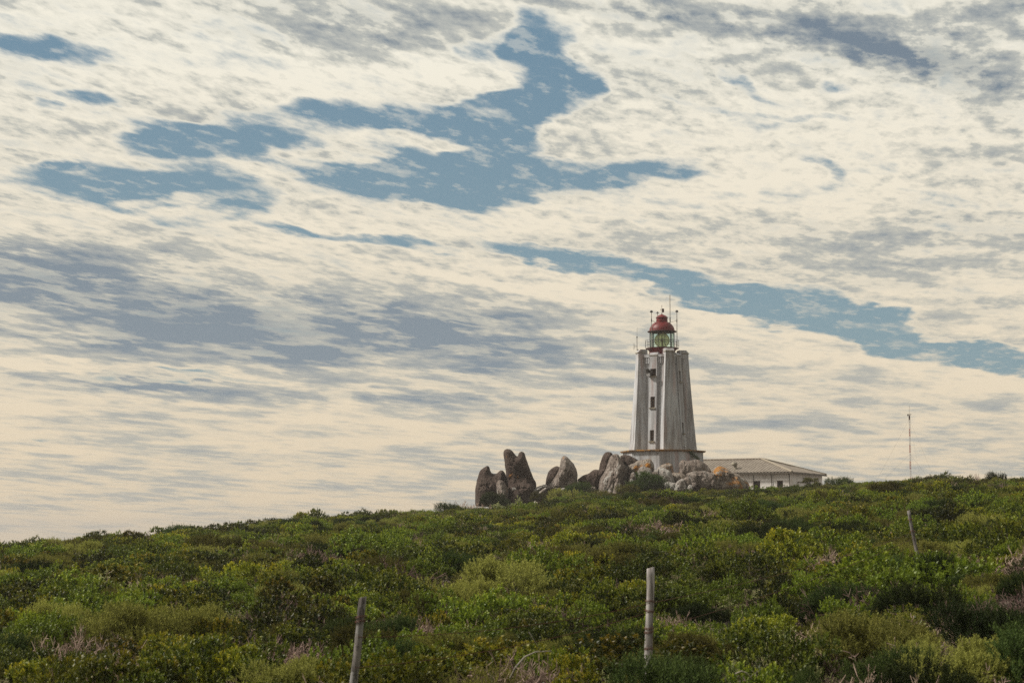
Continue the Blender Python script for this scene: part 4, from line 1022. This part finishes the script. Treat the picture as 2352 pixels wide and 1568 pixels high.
DARK = [(250, 705, 700, 165, 8, 1.0), (800, 765, 640, 120, 6, .9), (1250, 790, 460, 110, 10, .55), (650, 505, 760, 50, 8, -.35), (1500, 470, 700, 60, -6, -.3), (1900, 800, 600, 40, 12, -.35), (1750, 330, 600, 160, 0, -.2), (700, 180, 600, 90, 0, -.3), (300, 850, 420, 16, 3, -.6), (1150, 655, 420, 26, 8, -.5), (80, 640, 300, 90, 0, .3), (350, 890, 600, 26, 4, .8), (860, 905, 400, 22, 6, .7), (760, 60, 320, 90, 5, .45), (1000, 70, 180, 60, -5, .35),
        (1600, 30, 360, 70, 8, .75), (2050, 110, 380, 90, 12, .75), (2280, 50, 240, 90, 0, .5), (2200, 170, 260, 60, 15, .5), (900, 20, 250, 40, 0, .4), (2150, 540, 400, 70, 0, .40), (1980, 620, 360, 50, 4, .25), (1250, 20, 120, 30, 0, .3), (40, 160, 90, 50, 0, .12), (330, 350, 60, 40, 30, .15), (1650, 520, 330, 60, 0, .15),
        (350, 1090, 500, 30, 0, .12), (1900, 960, 400, 60, 4, .18)]
gap = blobs(GAP); dark = blobs(DARK)
front = t.mrange(dy, .75, .9)
gap = t.math('MULTIPLY', gap, front); dark = t.math('MULTIPLY', dark, front)
gap = t.math('MAXIMUM', t.math('MULTIPLY', gap, 1.35), -1.28)
low = t.mrange(dz, .19, .04)                      # towards the horizon the deck closes up
nf = t.math('MULTIPLY_ADD', low, -.8, 1.0)        # and its puffs are too far to be told apart
m_ = t.math('SUBTRACT', n_mid, .5); p_ = t.math('MULTIPLY', t.math('SUBTRACT', n_p, .5), nf); k_ = t.math('SUBTRACT', n_streak, .5)
dens = t.math('MULTIPLY_ADD', t.math('SUBTRACT', n_big, .5), .6, t.math('ADD', .62, gap))
dens = t.math('MULTIPLY_ADD', m_, 2.3, dens); dens = t.math('MULTIPLY_ADD', p_, 1.15, dens); dens = t.math('MULTIPLY_ADD', low, .15, dens)
alpha = t.math('MAXIMUM', t.mrange(dens, -.62, .56), t.math('MULTIPLY', t.mrange(t.math('ADD', n_p, t.math('MULTIPLY', m_, .8)), .50, .72), .30))
relief = t.math('MULTIPLY', t.math('MULTIPLY', t.math('SUBTRACT', n_p, n_pu), nf), 1.25)
thick = t.math('MULTIPLY_ADD', m_, 1.45, t.math('ADD', dark, .27)); thick = t.math('MULTIPLY_ADD', t.math('SUBTRACT', n_big, .5), .9, thick)
thick = t.math('MULTIPLY_ADD', k_, t.math('MULTIPLY_ADD', low, 1.7, t.math('MULTIPLY_ADD', dark, 1.1, .6)), thick); thick = t.math('ADD', thick, relief)
edge = t.math('MAXIMUM', t.mrange(dens, .05, .85), t.math('MULTIPLY', dark, .5, clamp=True))
thick = t.math('MULTIPLY', thick, edge)
elev = t.mrange(dz, .0, .24, smooth=False)
bright = t.mix(elev, sRGB(230, 210, 178), sRGB(244, 239, 223)); midc = t.mix(elev, sRGB(196, 190, 174), sRGB(202, 202, 192)); grey = t.mix(elev, sRGB(142, 154, 162), sRGB(118, 133, 147))
cloud = t.mix(t.mrange(thick, .40, 1.5, smooth=False), t.mix(t.mrange(thick, .0, .55, smooth=False), bright, midc), grey)
# Nishita blue scaled to the exposure of the picture
nis = t.vec('MULTIPLY', sky.outputs[0], (.046, .052, .052))
blue = t.mix(.7, nis, t.mix(elev, sRGB(156, 180, 187), sRGB(120, 152, 173)))
skyc = t.mix(alpha, blue, cloud)
# the deck is set brightest ahead of the camera and duller overhead and behind
fall = t.mrange(dy, -.3, .85, .50, 1.0)
skyc = t.vec('SCALE', skyc, t.math('MULTIPLY', fall, 10.0))
skyc = t.mix(t.mrange(dz, -.02, -.001), (.9, .8, .6), skyc)
t.L.new(skyc, bg.inputs[0])
sl = bpy.data.lights.new('sun', 'SUN'); sl.energy = 4.0; sl.angle = R(7); sl.color = (1, .93, .82)
so_ = bpy.data.objects.new('sun', sl); COL.objects.link(so_)
sd = Vector((math.sin(SUN_AZ) * math.cos(SUN_EL), math.cos(SUN_AZ) * math.cos(SUN_EL), math.sin(SUN_EL)))
so_.rotation_euler = sd.to_track_quat('Z', 'Y').to_euler(); so_.location = (0, 0, 40)

m = MB(); m.box((0, 1000, -30), (12000, 7000, 140)); hm = bpy.data.materials.new('haze_air'); hm.use_nodes = True; ht = NT(hm.node_tree)
ht.N.remove(ht.N['Principled BSDF']); pv = ht.n('ShaderNodeVolumePrincipled'); pv.inputs['Color'].default_value = (.95, .90, .88, 1); pv.inputs['Density'].default_value = HAZE; pv.inputs['Anisotropy'].default_value = .35
ht.L.new(pv.outputs[0], ht.N['Material Output'].inputs['Volume'])
if HAZE: hz = obj('haze', m, hm); tag(hz, kind='stuff')
S.view_settings.view_transform = 'Standard'; S.view_settings.look = 'None'; S.view_settings.exposure = 0; S.view_settings.gamma = 1
S.cycles.use_denoising = False; S.cycles.max_bounces = 6; S.cycles.transparent_max_bounces = 12; S.cycles.diffuse_bounces = 3
print('shrubs', len(near), 'scrub', len(rest))
